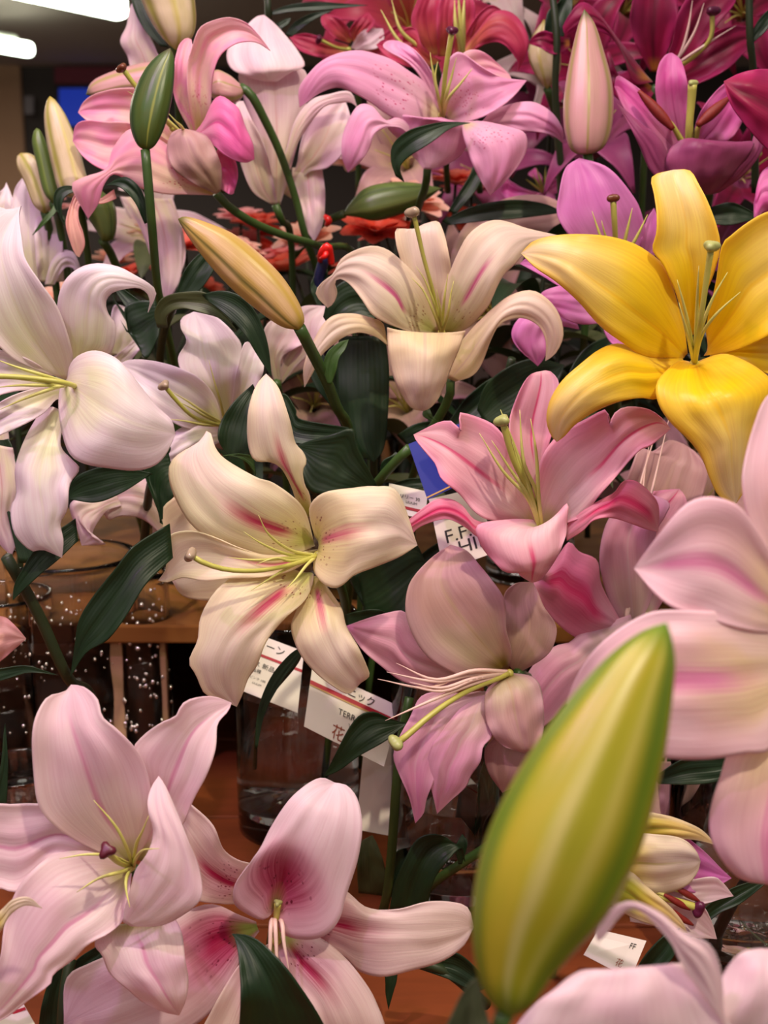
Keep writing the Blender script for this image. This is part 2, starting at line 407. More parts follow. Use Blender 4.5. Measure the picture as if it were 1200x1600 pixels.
def bud(label, D, Lp, Rp, base, tip, mat, stem=None, z=(0, 0), rot=0, group=None, leaves=None, depthk=.95, stemr=.0032, n=40):
    """Lp and Rp: its left and right outline base to tip"""
    sp = [W(*p) for p in P(stem)] if stem else None
    root = empty('lily_bud', sp[-1] if sp else W(base[0], base[1], D), label, 'flower bud', group)
    l = crom([base]+P(Lp)+[tip], n); r = crom([base]+P(Rp)+[tip], n); m = 48; V = []; U = []
    for i in range(n):
        t = i/(n-1); d = D - (z[0]*(1-t)+z[1]*t)/100
        a, b = l[i], r[i]; c = (a+b)/2; A = W(a.x, a.y, d); B = W(b.x, b.y, d); C = (A+B)/2
        h = (B-A)/2; rr = h.length
        nrm = (camo.location - C).normalized()
        for j in range(m):
            th = 2*math.pi*j/m; u = (j/m + rot) % 1.0
            k3 = abs(((u*3) % 1.0)*2-1)
            rad = 1 + .035*math.exp(-(k3/.22)**2) - .045*math.exp(-((1-k3)/.13)**2) - .02*math.exp(-((k3-.33)/.1)**2)
            V.append(C + h*math.cos(th)*rad + nrm*(rr*depthk*math.sin(th)*rad)); U.append((j/m+rot, t))
    # uv seam: add a duplicate column
    V2 = []; U2 = []
    for i in range(n):
        for j in range(m+1):
            V2.append(V[i*m + j % m]); U2.append((j/m+rot, i/(n-1)))
    mk('bud_petals', V2, grid_faces(n, m+1), mat, root, U2, root=root)
    if sp: tube('stem', sp, [stemr*1.15, stemr, stemr], STEM, root, 12, root=root)
    for lf in (leaves or []): add_leaf(root, lf, D)
    return root
# ------------------------------------------------------------------ the big flowers, middle of the picture
lily('cream lily with crimson-streaked petals and a knobbed pistil, centre-left, above the price cards', .70, None, [
 ('cream', '470,805 452,752 430,722 399,720 388,694 387,652 394,618 404,597', '488,812 484,774 476,757 473,735 479,722 474,707 461,692 455,664 447,637 434,604', '416,584', [-3.2,-1.2,-.2,.2,-.8], dict(M='484,806 472,775 455,745 440,715 427,664 416,584', cup=-.5, o=-.5)),
 ('cream_plain', '380,820 300,770 262,785 255,800 257,850', '400,890 370,925 345,937 315,938 285,930', '265,900', [-3,-2.6,-2.4,-2.6,-3], dict(o=-3.4)),
 ('cream_soft', '480,905 463,955 455,982 468,1020 492,1050 522,1074 545,1084', '502,905 520,930 534,952 541,979 560,1012 573,1040 577,1056', '563,1067', [-2.6,-.6,.5,.2,-1.8], dict(M='492,900 500,945 513,1000 540,1045 560,1066', cup=-.6, o=-.4)),
 ('cream_soft', '496,858 430,868 380,858 339,841 305,830 275,832 255,845 258,866 259,889', '494,868 455,892 410,902 361,904 320,908 286,903 262,910', '247,907', [-2.8,-.8,.2,-.2,-1.2], dict(M='495,864 430,882 370,872 310,862 262,885', cup=.5, o=-.3)),
 ('cream', '490,845 473,792 430,756 399,745 354,719 337,700 330,678', '492,853 455,868 417,872 380,864 335,847 297,817 273,776 264,746 267,722 285,706 311,692', '323,674', [-3,-.6,.6,.6,-.6], dict(M='489,847 440,829 395,812 354,785 324,757 307,727 305,702 323,674', cup=-.55)),
 ('cream', '478,896 430,884 380,893 345,915 324,942 312,970 309,1000 295,1033 306,1054 320,1084 340,1091', '490,898 488,915 474,941 444,967 417,1001 402,1039 388,1060 379,1085', '370,1104', [-2.8,0,1.0,.6,-1.2], dict(M='485,895 437,929 395,965 362,1001 345,1039 350,1075 370,1104', cup=-.5)),
 ('cream_soft', '492,838 484,805 487,785 508,769 549,763 586,760 622,770', '493,868 490,890 503,910 522,919 537,913 553,899 585,886 624,870', '652,852', [-2.8,.4,1.2,.9,-.4], dict(M='500,850 512,842 549,830 605,827 648,835', cup=-.75, o=.2)),
 ], throat=(496,868), tz=-2.4, pistil='497,867,-2.2 470,878,-.5 440,886,1 400,892,2.2 354,890,3 320,880,3.4 300,869,3.6', sr=.0042,
 stam=['455,860,0 420,835,1.6 404,805,2.4', '450,866,0 410,850,1.6 381,831,2.2', '450,872,0 400,875,1.6 357,871,2.2', '455,885,0 420,905,1.6 392,923,2.2', '480,882,-.5 462,905,.5 447,920,1.2', '455,876,0 430,872,1.6 400,882,2.0'],
 stem='504,872,.725 520,890,.76 540,960,.83 520,1100,.92 500,1260,.95')
lily('cream lily with rolled petal tips and tall knobbed pistil, just left of the yellow lily', .80, None, [
 ('cream_plain', '668,520 640,455 625,403 619,380 619,358 640,360', '702,522 706,450 704,417 699,385 693,362 684,346', '664,350', [-3,-1.6,-.6,-.2,-.8], dict(cup=.7, o=-.8)),
 ('cream_plain', '602,520 596,503 570,494 548,490 522,493 504,508 489,535 479,557 474,580', '606,540 588,527 566,520 548,522 530,531 515,543 501,557 490,580', '476,605', [-1.6,0,.6,.4,-.8], dict(cup=-.4)),
 ('cream_pale', '684,516 665,455 643,423 621,402 603,389 581,384 555,391 533,405 521,428 505,440 494,453 496,465', '678,521 651,521 621,512 599,503 581,491 566,469 548,446 533,436 523,441 527,458 521,474', '512,481', [-3,-.6,.4,.5,-.4,-1.8], dict(cup=-.3, M='680,518 636,491 618,461 588,436 559,420 530,424 508,445 512,481')),
 ('cream_plain', '697,590 704,560 730,522 768,484 797,462 830,454 856,468 874,493 880,525 868,552', '712,596 737,588 752,570 767,532 780,508 800,498 822,498 842,510 852,530 853,548', '852,564', [-2.4,-1.2,.2,.8,.3,-.8], dict(cup=-.5, o=-.3)),
 ('cream_pale', '690,520 691,461 704,423 717,393 731,368 753,350 775,344 797,348 823,357', '715,522 736,508 750,494 764,476 777,447 788,428 805,412 819,395 832,379', '872,368', [-3,-.8,.5,.8,-.2,-1.6], dict(M='697,520 731,462 755,421 778,392 806,370 872,368', cup=-.5)),
 ('cream_plain', '605,512 606,535 610,571 621,604 636,630 647,639', '727,517 717,546 706,571 695,601 684,624 671,638', '660,642', [-.2,.8,1.0,.4,-1.0], dict(cup=-1.2, n=36, o=.2, M='664,520 664,560 662,600 660,642')),
 ], throat=(690,522), tz=-2.2, pistil='690,520,-2 683,485,0 675,450,1.2 662,403,2.2 652,359,3 646,334,3.4', stig='grey', sr=.0048,
 stam=['680,480,.6 665,440,1.6 650,416,2', '678,490,.6 662,455,1.4 643,434,1.8', '688,485,.5 685,468,1.2 682,452,1.6', '700,490,.5 704,462,1.2 709,439,1.5', '694,470,.5 697,448,1 700,428,1.4'],
 stem='704,594,.83 703,618,.84 690,645,.85 664,690,.87 640,760,.93 600,900,1.0 560,1200,1.02',
 leaves=[('662,640 660,648 668,655', '672,640 676,650 680,655', '690,662', [0,.2,0], dict(D=.83, mat=LEAF2, cup=.2))])
lily('large bright yellow lily with a green pistil', .66, None, [
 ('yellow', '1112,550 1150,540 1200,520 1240,515', '1108,560 1150,562 1200,584 1245,600', '1290,565', [-3,-1.4,-.8,-1,-2], dict(o=-.8, ruf=.06)),
 ('yellow', '1068,525 1060,470 1037,415 1020,391 1026,363 1026,330 1022,302 1019,276', '1100,520 1100,470 1116,425 1125,385 1119,350 1106,315 1092,288 1078,267', '1052,266', [-3.2,-1,0,.2,-1.2], dict(cup=.6, o=-.3, ruf=.06)),
 ('yellow', '1066,560 1023,559 992,545 965,537 937,546 910,566 879,594 860,625 854,655 860,678', '1072,575 1056,600 1027,623 999,622 965,628 931,642 900,662 882,681', '870,690', [-2.8,-.6,.4,.4,-1.2], dict(cup=-.7, ruf=.05, o=-.3)),
 ('yellow', '1108,545 1104,508 1119,440 1128,385 1144,367 1171,346 1199,331 1240,322 1280,330', '1100,556 1130,552 1154,546 1178,536 1202,524 1240,500 1280,460', '1320,390', [-3.2,-.6,.6,.8,-.4], dict(cup=.6, ruf=.08)),
 ('yellow', '1074,552 1068,511 1050,445 1037,415 1013,394 986,379 948,369 903,366 862,369 832,378', '1068,560 1051,559 1006,556 972,535 937,508 903,470 869,440 836,418', '814,396', [-3.2,-.8,.4,.8,-.6], dict(M='1070,556 1040,525 989,484 937,446 886,411 845,398 814,396', cup=-.6, ruf=.06)),
 ('yellow', '1078,566 1061,564 1040,580 1025,602 1029,631 1047,659 1075,686 1096,714 1109,748 1124,776', '1098,562 1130,553 1160,562 1190,580 1210,602 1200,635 1182,668 1172,714 1166,760', '1150,787', [-2.8,.6,1.0,.5,-1.4], dict(M='1082,570 1099,604 1123,640 1144,697 1150,748', cup=-.9, ruf=.06, o=.2)),
 ], throat=(1085,570), tz=-2.4, pistil='1085,568,-2.2 1090,530,0 1096,491,1.4 1106,422,2.6 1111,388,3.2', stig='green', sr=.0042,
 stam=['1078,520,0 1068,475,1.4 1058,437,2', '1076,530,0 1068,500,1.2 1061,473,1.6', '1094,520,0 1112,470,1.4 1137,425,2', '1096,525,0 1120,490,1.4 1157,456,2', '1088,510,0 1090,455,1.6 1092,415,2.2'],
 fr=.00125, stem='1098,566,.695 1105,590,.74 1120,700,.80 1110,900,.9 1000,1300,1.0')
lily('rose pink lily with ragged petal edges, below the yellow lily', .72, None, [
 ('rose', '842,820 827,743 800,690 796,658 805,627 819,597 832,583', '850,820 848,740 856,700 868,660 874,620 872,594 858,579', '846,583', [-3,-1.2,-.4,-.2,-1], dict(cup=.6, o=-.7)),
 ('rose', '842,815 836,775 840,743 850,707 877,675 915,655 945,640 951,648 951,662 963,642 985,635 1015,640 1036,655', '858,832 887,817 914,806 933,778 951,757 969,737 985,718 1001,702 1015,697 1030,686', '1048,670', [-3,-.8,.3,.6,-.3], dict(M='850,826 887,780 933,734 978,684 1024,661 1048,670', cup=.5, ruf=.3)),
 ('rose', '840,825 824,770 800,715 790,686 772,664 750,653 724,645 717,648 722,672 712,664 703,657 685,660 668,668', '834,832 813,812 795,814 763,812 740,798 717,771 690,748 680,725 668,710 657,697 650,688', '646,679', [-3,-1,.2,.5,-.2], dict(M='838,828 800,778 758,743 703,702 667,684 646,679', cup=.5, ruf=.3, o=-.1)),
 ('rose_hot', '795,815 745,814 722,790 703,780 680,781 657,797 638,812 625,818', '790,842 749,840 731,826 703,812 680,814 653,825 637,843', '623,851', [-1.8,0,.4,.1,-.8], dict(cup=-.5, o=.1)),
 ('rose_hot', '884,825 900,804 933,784 960,769 974,752 992,751 1015,768 1029,790', '886,845 910,830 928,813 955,809 983,817 1008,826', '1028,831', [-1.8,-.2,.4,.4,-.8], dict(cup=-.4, o=.1)),
 ('rose', '832,812 795,812 747,820 748,844 763,868 790,894 801,882 812,898', '856,832 878,795 888,788 886,812 884,838 869,872 846,904', '831,910', [-2.2,.2,1.0,.6,-.6], dict(cup=-.7, ruf=.25, o=.4, M='848,838 840,850 834,880 831,910')),
 ], throat=(848,836), tz=-2.2, pistil='848,834,-2 832,780,.3 815,745,1.4 800,712,2.2 786,660,3', stig='green', sr=.0046,
 stam=['825,780,.6 785,735,1.8 749,677,2.4', '828,780,.6 795,730,1.8 768,688,2.4', '830,770,.6 805,700,2 782,640,2.6', '838,770,.6 818,720,1.8 812,640,2.4', '842,780,.5 838,710,1.6 829,654,2.2', '832,780,.5 812,730,1.6 800,690,2.2'],
 fr=.0014, stem='850,846,.75 845,880,.79 830,980,.87 790,1150,.95 740,1330,.99 700,1500,.98')
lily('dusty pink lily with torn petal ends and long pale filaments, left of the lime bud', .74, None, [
 ('dusty_shaded', '800,1046 786,1020 786,984 785,950 790,925 808,911', '812,1050 840,1035 859,1019 869,995 868,975 850,948 840,925', '832,909', [-2.8,-1.4,-1,-1.2,-1.8], dict(cup=.5, o=-.6)),
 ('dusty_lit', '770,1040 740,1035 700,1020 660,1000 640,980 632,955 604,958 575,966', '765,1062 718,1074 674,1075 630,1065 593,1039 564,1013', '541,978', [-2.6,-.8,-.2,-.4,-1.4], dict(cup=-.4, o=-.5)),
 ('dusty_shaded', '775,1085 758,1109 772,1149 758,1171 762,1204', '800,1075 822,1110 842,1160 832,1195 815,1222', '785,1238', [-2.4,-1,-.6,-.8,-1.8], dict(cup=-.5, o=-.9)),
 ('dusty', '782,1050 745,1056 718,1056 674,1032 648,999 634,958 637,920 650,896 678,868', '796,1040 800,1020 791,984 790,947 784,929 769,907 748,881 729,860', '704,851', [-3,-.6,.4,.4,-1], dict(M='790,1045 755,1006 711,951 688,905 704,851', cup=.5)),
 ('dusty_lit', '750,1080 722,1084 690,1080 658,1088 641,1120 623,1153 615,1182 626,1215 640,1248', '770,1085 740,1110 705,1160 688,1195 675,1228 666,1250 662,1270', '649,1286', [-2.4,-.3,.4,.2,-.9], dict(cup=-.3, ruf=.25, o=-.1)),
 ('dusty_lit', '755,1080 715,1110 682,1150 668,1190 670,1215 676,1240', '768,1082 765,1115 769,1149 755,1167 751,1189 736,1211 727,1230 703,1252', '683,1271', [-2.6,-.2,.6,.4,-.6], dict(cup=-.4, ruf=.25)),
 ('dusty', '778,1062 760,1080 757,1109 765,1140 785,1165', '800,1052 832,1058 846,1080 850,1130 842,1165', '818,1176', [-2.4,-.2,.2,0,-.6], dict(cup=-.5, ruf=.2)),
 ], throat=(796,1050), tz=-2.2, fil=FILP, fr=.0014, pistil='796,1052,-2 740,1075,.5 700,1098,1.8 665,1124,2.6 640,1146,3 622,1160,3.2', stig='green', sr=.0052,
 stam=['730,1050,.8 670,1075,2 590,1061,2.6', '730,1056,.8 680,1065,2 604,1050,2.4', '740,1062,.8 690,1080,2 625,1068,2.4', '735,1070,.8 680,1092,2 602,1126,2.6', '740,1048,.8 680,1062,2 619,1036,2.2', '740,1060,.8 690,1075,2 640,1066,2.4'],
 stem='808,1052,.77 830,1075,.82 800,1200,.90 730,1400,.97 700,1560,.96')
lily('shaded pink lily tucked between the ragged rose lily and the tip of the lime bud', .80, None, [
 ('dusty_shaded', '985,820 975,770 990,720 1000,700 1020,705 1045,688', '1030,830 1060,800 1090,790 1103,760 1105,735 1090,710', '1068,694', [-3,-2,-1.6,-1.8,-2.4], dict(o=-2.8, cup=.4)),
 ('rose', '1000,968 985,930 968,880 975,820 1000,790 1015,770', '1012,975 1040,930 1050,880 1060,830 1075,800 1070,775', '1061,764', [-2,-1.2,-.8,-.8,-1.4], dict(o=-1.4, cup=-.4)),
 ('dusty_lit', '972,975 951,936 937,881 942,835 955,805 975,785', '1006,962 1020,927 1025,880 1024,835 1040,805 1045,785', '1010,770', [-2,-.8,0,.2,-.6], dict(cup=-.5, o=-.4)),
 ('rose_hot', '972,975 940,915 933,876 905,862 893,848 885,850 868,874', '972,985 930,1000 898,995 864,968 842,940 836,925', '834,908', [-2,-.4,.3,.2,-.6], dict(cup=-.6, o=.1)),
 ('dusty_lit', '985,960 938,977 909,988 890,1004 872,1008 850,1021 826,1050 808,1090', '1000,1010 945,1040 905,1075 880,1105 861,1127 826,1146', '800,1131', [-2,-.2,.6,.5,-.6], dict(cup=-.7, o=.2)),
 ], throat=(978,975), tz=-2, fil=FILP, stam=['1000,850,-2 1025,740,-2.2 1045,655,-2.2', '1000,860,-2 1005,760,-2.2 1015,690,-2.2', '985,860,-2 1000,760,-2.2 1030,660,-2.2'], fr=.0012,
 stem='985,985,.84 985,1100,.92 960,1300,1.0')
lily('large white lily with broad curling petals, leftmost of all', .66, None, [
 ('white', '95,598 60,570 20,552 -20,545 -50,550', '95,604 60,608 20,612 -20,622 -50,622', '-80,590', [-2.8,-1,-.6,-.8,-1.4], dict(o=-.9)),
 ('white', '95,606 60,606 20,618 -20,640 -50,655', '98,622 86,626 68,646 35,664 0,680 -30,692', '-70,690', [-2.6,-.4,.2,0,-.8], dict(cup=.4, o=-.2)),
 ('white', '92,640 75,635 60,649 37,690 24,731 26,772 17,795 22,832 41,855 56,862 66,858', '104,645 94,694 112,718 124,733 109,757 105,795 94,817 99,844', '97,871', [-2,-.2,.6,.5,-.6], dict(M='95,645 72,700 62,750 68,800 72,840 97,871', cup=-.6, ruf=.3, o=-.3)),
 ('white', '95,590 50,575 10,552 -30,500 -50,430 -40,360 -10,325 14,328', '106,592 114,570 109,535 90,480 64,442 40,405 34,370 30,340', '33,322', [-3,-1,.2,.4,-.4], dict(M='100,592 75,560 38,505 12,440 2,380 33,322', cup=.5)),
 ('white', '110,590 110,559 97,514 90,484 95,452 109,430 131,416 157,412 187,418 212,431 234,444 244,458', '122,570 140,556 172,551 181,525 180,506 169,491 165,472 176,457 199,451 217,450 230,458 234,472', '231,488', [-2.8,-.8,.4,1.0,.5,-1], dict(cup=-.5, o=0)),
 ('white', '106,590 110,570 124,555 150,548 180,559 202,581 225,611 247,637 268,657', '98,600 93,612 92,640 97,675 109,709 131,724 169,731 210,735 240,728 259,710', '274,678', [-1.6,.8,1.6,1.1,-.4], dict(M='102,596 150,628 205,660 274,678', cup=-1.0, o=.1)),
 ], throat=(110,600), tz=-2, fil=FILA, pistil='122,608,-2 108,600,.8 60,592,1.6 0,588,2.4 -40,590,2.6', stig='green',
 stam=['80,590,1 30,575,2 -10,560,2.4', '80,597,1 30,592,2 -10,590,2.4', '80,602,1 30,602,2 -10,606,2.4', '85,606,1 40,622,1.6 0,640,2'],
 fr=.0012, stem='120,606,.70 140,640,.76 175,720,.88 215,800,1.02 230,860,1.10')
lily('white lily tinted violet with a thin knobbed pistil, half behind the leftmost white lily', .82, None, [
 ('white', '345,655 320,610 290,590 278,560 292,533 283,513 284,497', '362,648 368,600 378,545 365,520 345,500 333,494', '303,487', [-3,-1.2,-.4,-.4,-1.4], dict(M='355,655 335,610 318,550 303,487', cup=.5)),
 ('white', '360,650 366,600 374,560 385,534', '374,645 395,615 410,585 412,562', '404,548', [-3,-1.2,-.4,-.8], dict(cup=.6, o=.1)),
 ('white', '350,662 335,618 310,590 278,574 240,564 205,562', '345,672 300,672 262,655 225,625 198,590', '178,572', [-2.8,-.6,.2,0,-1], dict(cup=.4, o=.2)),
 ('white', '350,668 310,664 280,670 262,690', '355,685 325,700 300,712 275,722', '250,716', [-2.6,-.6,0,-.6], dict(cup=-.4, o=.3)),
 ], throat=(352,664), tz=-2.2, pistil='352,666,-2 325,660,.2 300,650,1.4 275,625,2.4 258,604,3', stig='grey', sr=.0040,
 stam=['320,645,.6 295,628,1.6 270,613,2', '320,650,.6 300,638,1.6 277,627,2', '320,664,.6 290,658,1.6 262,655,2', '345,630,.6 336,600,1.6 326,562,2'],
 fr=.0011, stem='362,668,.86 380,700,.9 395,760,.96 410,860,1.08')
lily('white lily mostly hidden behind the golden bud, mauve petal tips showing', .90, None, [
 ('shell', '430,600 418,560 412,520 425,500 440,510', '440,595 440,560 460,545 476,535 470,520', '452,512', [-2,-1,-.5,-.8], dict()),
 ('shell', '430,600 445,560 470,520 463,490 475,478', '440,600 465,570 490,545 505,525 512,500', '508,478', [-2,-1,-.5,-.8], dict(o=-.2)),
 ], throat=(432,600), stem='432,598,.91 440,640,.95 450,800,1.02')
lily('white lily seen from behind under the leftmost white lily, one rolled petal trailing', .84, None, [
 ('shell', '262,810 250,760 225,745 195,742 170,752 178,765 150,785', '262,845 225,812 190,806 170,812 160,800 140,790', '112,788', [-1,0,.4,.2,-.4], dict(cup=-.4)),
 ('shell', '180,770 150,782 122,780 110,788 112,805 122,830', '190,790 165,800 145,830 150,845 165,850', '128,852', [0,.5,.7,.5,-.2], dict(cup=-.3, o=.4)),
 ('shell', '235,770 262,750 270,790', '240,850 255,850 262,835', '268,820', [-.6,-.8,-1], dict(o=-.4)),
 ], throat=(262,830), stem='262,828,.85 268,850,.90 300,880,1.0 320,900,1.08')
# ------------------------------------------------------------------ bottom of the picture
lily('pale pink lily with a small maroon pistil knob, bottom left', .60, None, [
 ('pale_pink', '203,1348 150,1300 100,1262 55,1256 20,1257 -30,1262', '203,1358 150,1350 86,1340 40,1385 21,1394 0,1388 -30,1384', '-80,1325', [-2.6,-1.2,-.8,-1,-1.6], dict(o=-.7, cup=.3)),
 ('pale_pink', '212,1342 220,1290 237,1242 220,1195 207,1172 223,1150 251,1130 275,1119 284,1101 302,1091 333,1088', '226,1345 262,1320 285,1290 303,1249 323,1211 337,1170 340,1132 356,1112', '362,1098', [-2.8,-1.2,-.2,.2,-.8], dict(M='218,1344 250,1270 275,1200 305,1140 362,1098', cup=.5, o=-.7)),
 ('pale_pink', '160,1450 148,1476 160,1493 172,1521 199,1545 223,1565 254,1580', '268,1430 277,1440 285,1462 289,1497 294,1531 290,1562', '280,1586', [-1.6,-.2,.4,.2,-.8], dict(cup=-.6, o=-.6)),
 ('pale_pink', '196,1348 130,1320 85,1290 60,1258 52,1205 50,1153 56,1119 74,1089 100,1081', '212,1342 236,1300 236,1240 227,1198 210,1168 182,1139 160,1120 152,1092 131,1073', '111,1070', [-3,-1,.3,.6,-.4], dict(M='204,1345 188,1312 155,1256 131,1187 110,1119 111,1070', cup=.45)),
 ('pale_pink', '198,1354 140,1330 86,1335 52,1359 25,1392 7,1445 0,1497 -25,1560', '206,1365 196,1430 172,1457 137,1476 113,1500 84,1521 78,1538 41,1565 5,1592', '-45,1615', [-2.8,-.4,.5,.5,-.6], dict(M='200,1362 160,1410 103,1473 34,1555 -45,1615', cup=-.3, ruf=.25)),
 ('mist', '192,1440 196,1415 205,1385 213,1358 232,1330 240,1300 233,1272 231,1250 238,1228', '205,1447 250,1446 285,1430 312,1408 316,1385 309,1350 293,1311 275,1266 258,1228', '248,1213', [.2,1.2,1.7,1.4,.2], dict(cup=-.5, ruf=.2, n=36)),
 ], throat=(208,1354), tz=-2.2, pistil='204,1354,-2 188,1349,.3 176,1340,1.4 168,1330,2.2', stig='maroon', sr=.0040, fil=None,
 stam=['198,1325,.5 180,1290,1.4 146,1250,1.8', '213,1320,.5 222,1300,1.6 232,1275,2.2', '213,1340,.3 225,1328,2.4 249,1326,2.8', '175,1338,.6 135,1335,1.4 93,1342,1.6', '190,1362,.3 155,1372,1.2 120,1394,1.5', '198,1370,.3 197,1390,1.0 203,1418,1.6'],
 fr=.0011, stem='212,1360,.632 225,1400,.68 210,1520,.74 190,1700,.78', name='lily')
lily('white lily with a deep crimson heart and wide petals, bottom centre, behind the dark leaf', .64, None, [
 ('crimson_long', '440,1445 480,1400 520,1385 545,1395 573,1418 620,1421 667,1409 704,1409 731,1418', '446,1462 490,1475 536,1493 559,1516 597,1526 643,1516 690,1502 724,1478', '740,1448', [-1.8,-.6,.2,.2,-.8], dict(M='445,1452 500,1440 573,1452 650,1455 740,1448', cup=-.4, o=-.5)),
 ('crimson_long', '432,1458 438,1497 456,1544 484,1586 495,1640', '450,1450 475,1458 503,1467 540,1497 569,1533 588,1567 603,1620', '580,1690', [-2,-.2,.6,.4,-.6], dict(M='440,1456 470,1500 520,1560 580,1690', cup=-.5, o=-.2)),
 ('crimson_long', '428,1470 380,1500 330,1580 310,1640', '436,1478 440,1560 430,1640', '370,1700', [-2,-1,-.6,-1.4], dict(o=-.9)),
 ('crimson_long', '402,1350 373,1344 349,1326 331,1287 295,1254 268,1228', '380,1412 345,1412 300,1402 285,1350 262,1290 243,1240', '245,1214', [-2,-.4,.2,0,-.4], dict(M='400,1385 350,1375 300,1330 245,1214', cup=.5, o=-1.3)),
 ('crimson_heart', '400,1440 368,1427 335,1413 300,1420 250,1455 200,1480 140,1505 103,1530', '405,1455 380,1490 355,1545 320,1590 260,1625 170,1640', '100,1600', [-2,-.6,0,0,-.6], dict(M='402,1448 340,1470 250,1530 100,1600', cup=-.4, o=-1.0)),
 ('crimson_heart', '428,1412 426,1425 412,1437 390,1430 366,1412 366,1385 384,1357 406,1327 424,1292 452,1250 480,1225 503,1215', '438,1410 438,1430 436,1452 452,1464 485,1468 510,1460 530,1437 541,1399 559,1343 566,1292 559,1250 543,1228', '523,1223', [-1.2,.4,1.2,1.0,-.4], dict(cup=-.5, o=.3, n=44, M='433,1405 440,1380 452,1345 470,1305 492,1262 523,1223', mlim=2.5, fold=.02)),
 ], throat=(430,1440), tz=-2.0, pistil='432,1470,-1.6 432,1440,-.6 434,1412,0', stig='green', sr=.0022, fil=FILP, fr=.0014,
 stam=['424,1440,0 422,1480,.6 420,1530,.8', '440,1440,0 444,1475,.6 452,1520,.8', '430,1440,0 432,1485,.6 434,1530,.8'],
 stem='428,1452,.665 420,1500,.70 400,1640,.76 390,1750,.80',
 leaves=[('372,1630 376,1560 374,1507 368,1470', '520,1630 500,1590 478,1555 447,1512 410,1474 385,1461', '362,1459', [0,.6,.9,.4,-.3], dict(D=.59, cup=.5))])
lily('pink lily cut off by the bottom right corner, out of focus, petals arching up', .40, None, [
 ('mist', '1040,1650 1075,1600 1115,1560 1132,1520 1155,1491 1180,1484', '1300,1650 1290,1580 1270,1530 1240,1500', '1205,1484', [0,.6,.4,-.4], dict(o=-.3, cup=-.5)),
 ('mist', '1150,1650 1130,1600 1105,1560 1075,1520 1062,1500 1050,1475 1020,1440 990,1420 970,1430 945,1462', '1160,1640 1132,1590 1128,1530 1118,1490 1100,1470 1065,1455 1030,1425 985,1408 950,1425 930,1462', '934,1470', [0,.8,1.2,1.0,.2], dict(cup=-.4)),
 ('mist', '780,1680 800,1615 835,1570 866,1547 892,1526 920,1516', '1200,1680 1140,1600 1110,1545 1080,1510 1050,1508 1028,1520', '975,1524', [0,.7,.8,.4,-.2], dict(cup=-.5, n=34)),
 ], throat=(1060,1660), stem='1060,1680,.42 1080,1800,.50', ruf=.1)
lily('large blurred pink lily against the right edge, behind the tip of the lime bud', .47, None, [
 ('blush', '1262,965 1215,900 1190,855 1168,810 1160,760 1163,722 1178,665 1198,620', '1275,960 1290,900 1300,820 1300,740 1290,660', '1240,590', [-2,-.8,-.4,-.6,-1], dict(cup=.4, o=-.6)),
 ('blush', '1262,978 1225,900 1182,828 1157,793 1129,779 1096,777 1064,794 1023,844', '1262,985 1200,988 1150,980 1104,966 1052,949 1020,924', '990,888', [-2,-.4,.3,.4,-.4], dict(M='1262,982 1190,930 1110,880 990,888', cup=.3, o=-.1)),
 ('blush', '1240,1160 1150,1165 1125,1215 1109,1272 1113,1316 1137,1355 1164,1375', '1290,1150 1310,1200 1310,1290 1290,1360 1250,1385', '1205,1380', [-1.2,0,.4,.3,-.4], dict(cup=-.5, o=-.4)),
 ('blush', '1262,985 1160,960 1064,953 1015,957 974,978 934,1010 905,1050', '1265,1060 1210,1165 1165,1177 1104,1186 1039,1184 970,1170 920,1140', '884,1098', [-2,0,.9,.8,-.4], dict(M='1264,1040 1150,1060 1020,1065 884,1098', cup=-.4, o=.2, n=36)),
 ], throat=(1262,1010), stem='1270,1010,.50 1290,1200,.56 1280,1500,.64', ruf=.08)
lily('half-open cream and lime lily with rust anthers, low right behind the lime bud', .66, None, [
 ('violet', '970,1330 1020,1285 1060,1300 1100,1330 1125,1355', '980,1390 1050,1390 1090,1395 1120,1385', '1143,1372', [-1,0,.2,-.4], dict(o=-.9, cup=.4)),
 ('mist', '985,1370 1050,1378 1110,1370 1128,1378', '985,1400 1050,1412 1100,1412 1125,1405', '1146,1400', [-1,0,.2,-.2], dict(o=-.6, cup=.4)),
 ('mist', '980,1400 1040,1400 1090,1410 1110,1435', '985,1440 1040,1450 1085,1464 1105,1466', '1120,1467', [-1,0,.2,-.2], dict(o=-.5, cup=.4)),
 ('olive', '960,1290 1000,1270 1040,1274 1080,1288 1100,1300', '960,1320 1010,1318 1050,1312 1085,1312', '1118,1320', [-.6,0,.2,-.3], dict(o=0, cup=-.5)),
 ('butter', '955,1330 990,1305 1030,1304 1065,1310 1086,1327', '955,1380 1000,1392 1035,1396 1070,1385 1088,1365', '1094,1345', [-.6,.4,.7,.1], dict(o=.3, cup=-.6)),
 ('olive', '950,1360 985,1362 1010,1385 1045,1415 1066,1440', '950,1410 985,1432 1020,1445 1050,1454', '1074,1458', [-.4,.4,.6,0], dict(o=.6, cup=-.5)),
 ], throat=(975,1385), tz=-.5, pistil='980,1385,-.5 1030,1400,.4 1070,1412,.4 1088,1418,.4', stig='plum', sr=.0045, fr=.0016,
 stam=['1000,1385,.3 1030,1395,.5 1055,1408,.6', '1000,1395,.3 1025,1408,.5 1050,1425,.6', '1000,1378,.3 1040,1385,.4 1070,1395,.4', '1000,1390,.3 1030,1410,.5 1060,1432,.5'],
 anth=(.8, 0, -.5), stem='955,1360,.67 900,1400,.72 850,1560,.80')
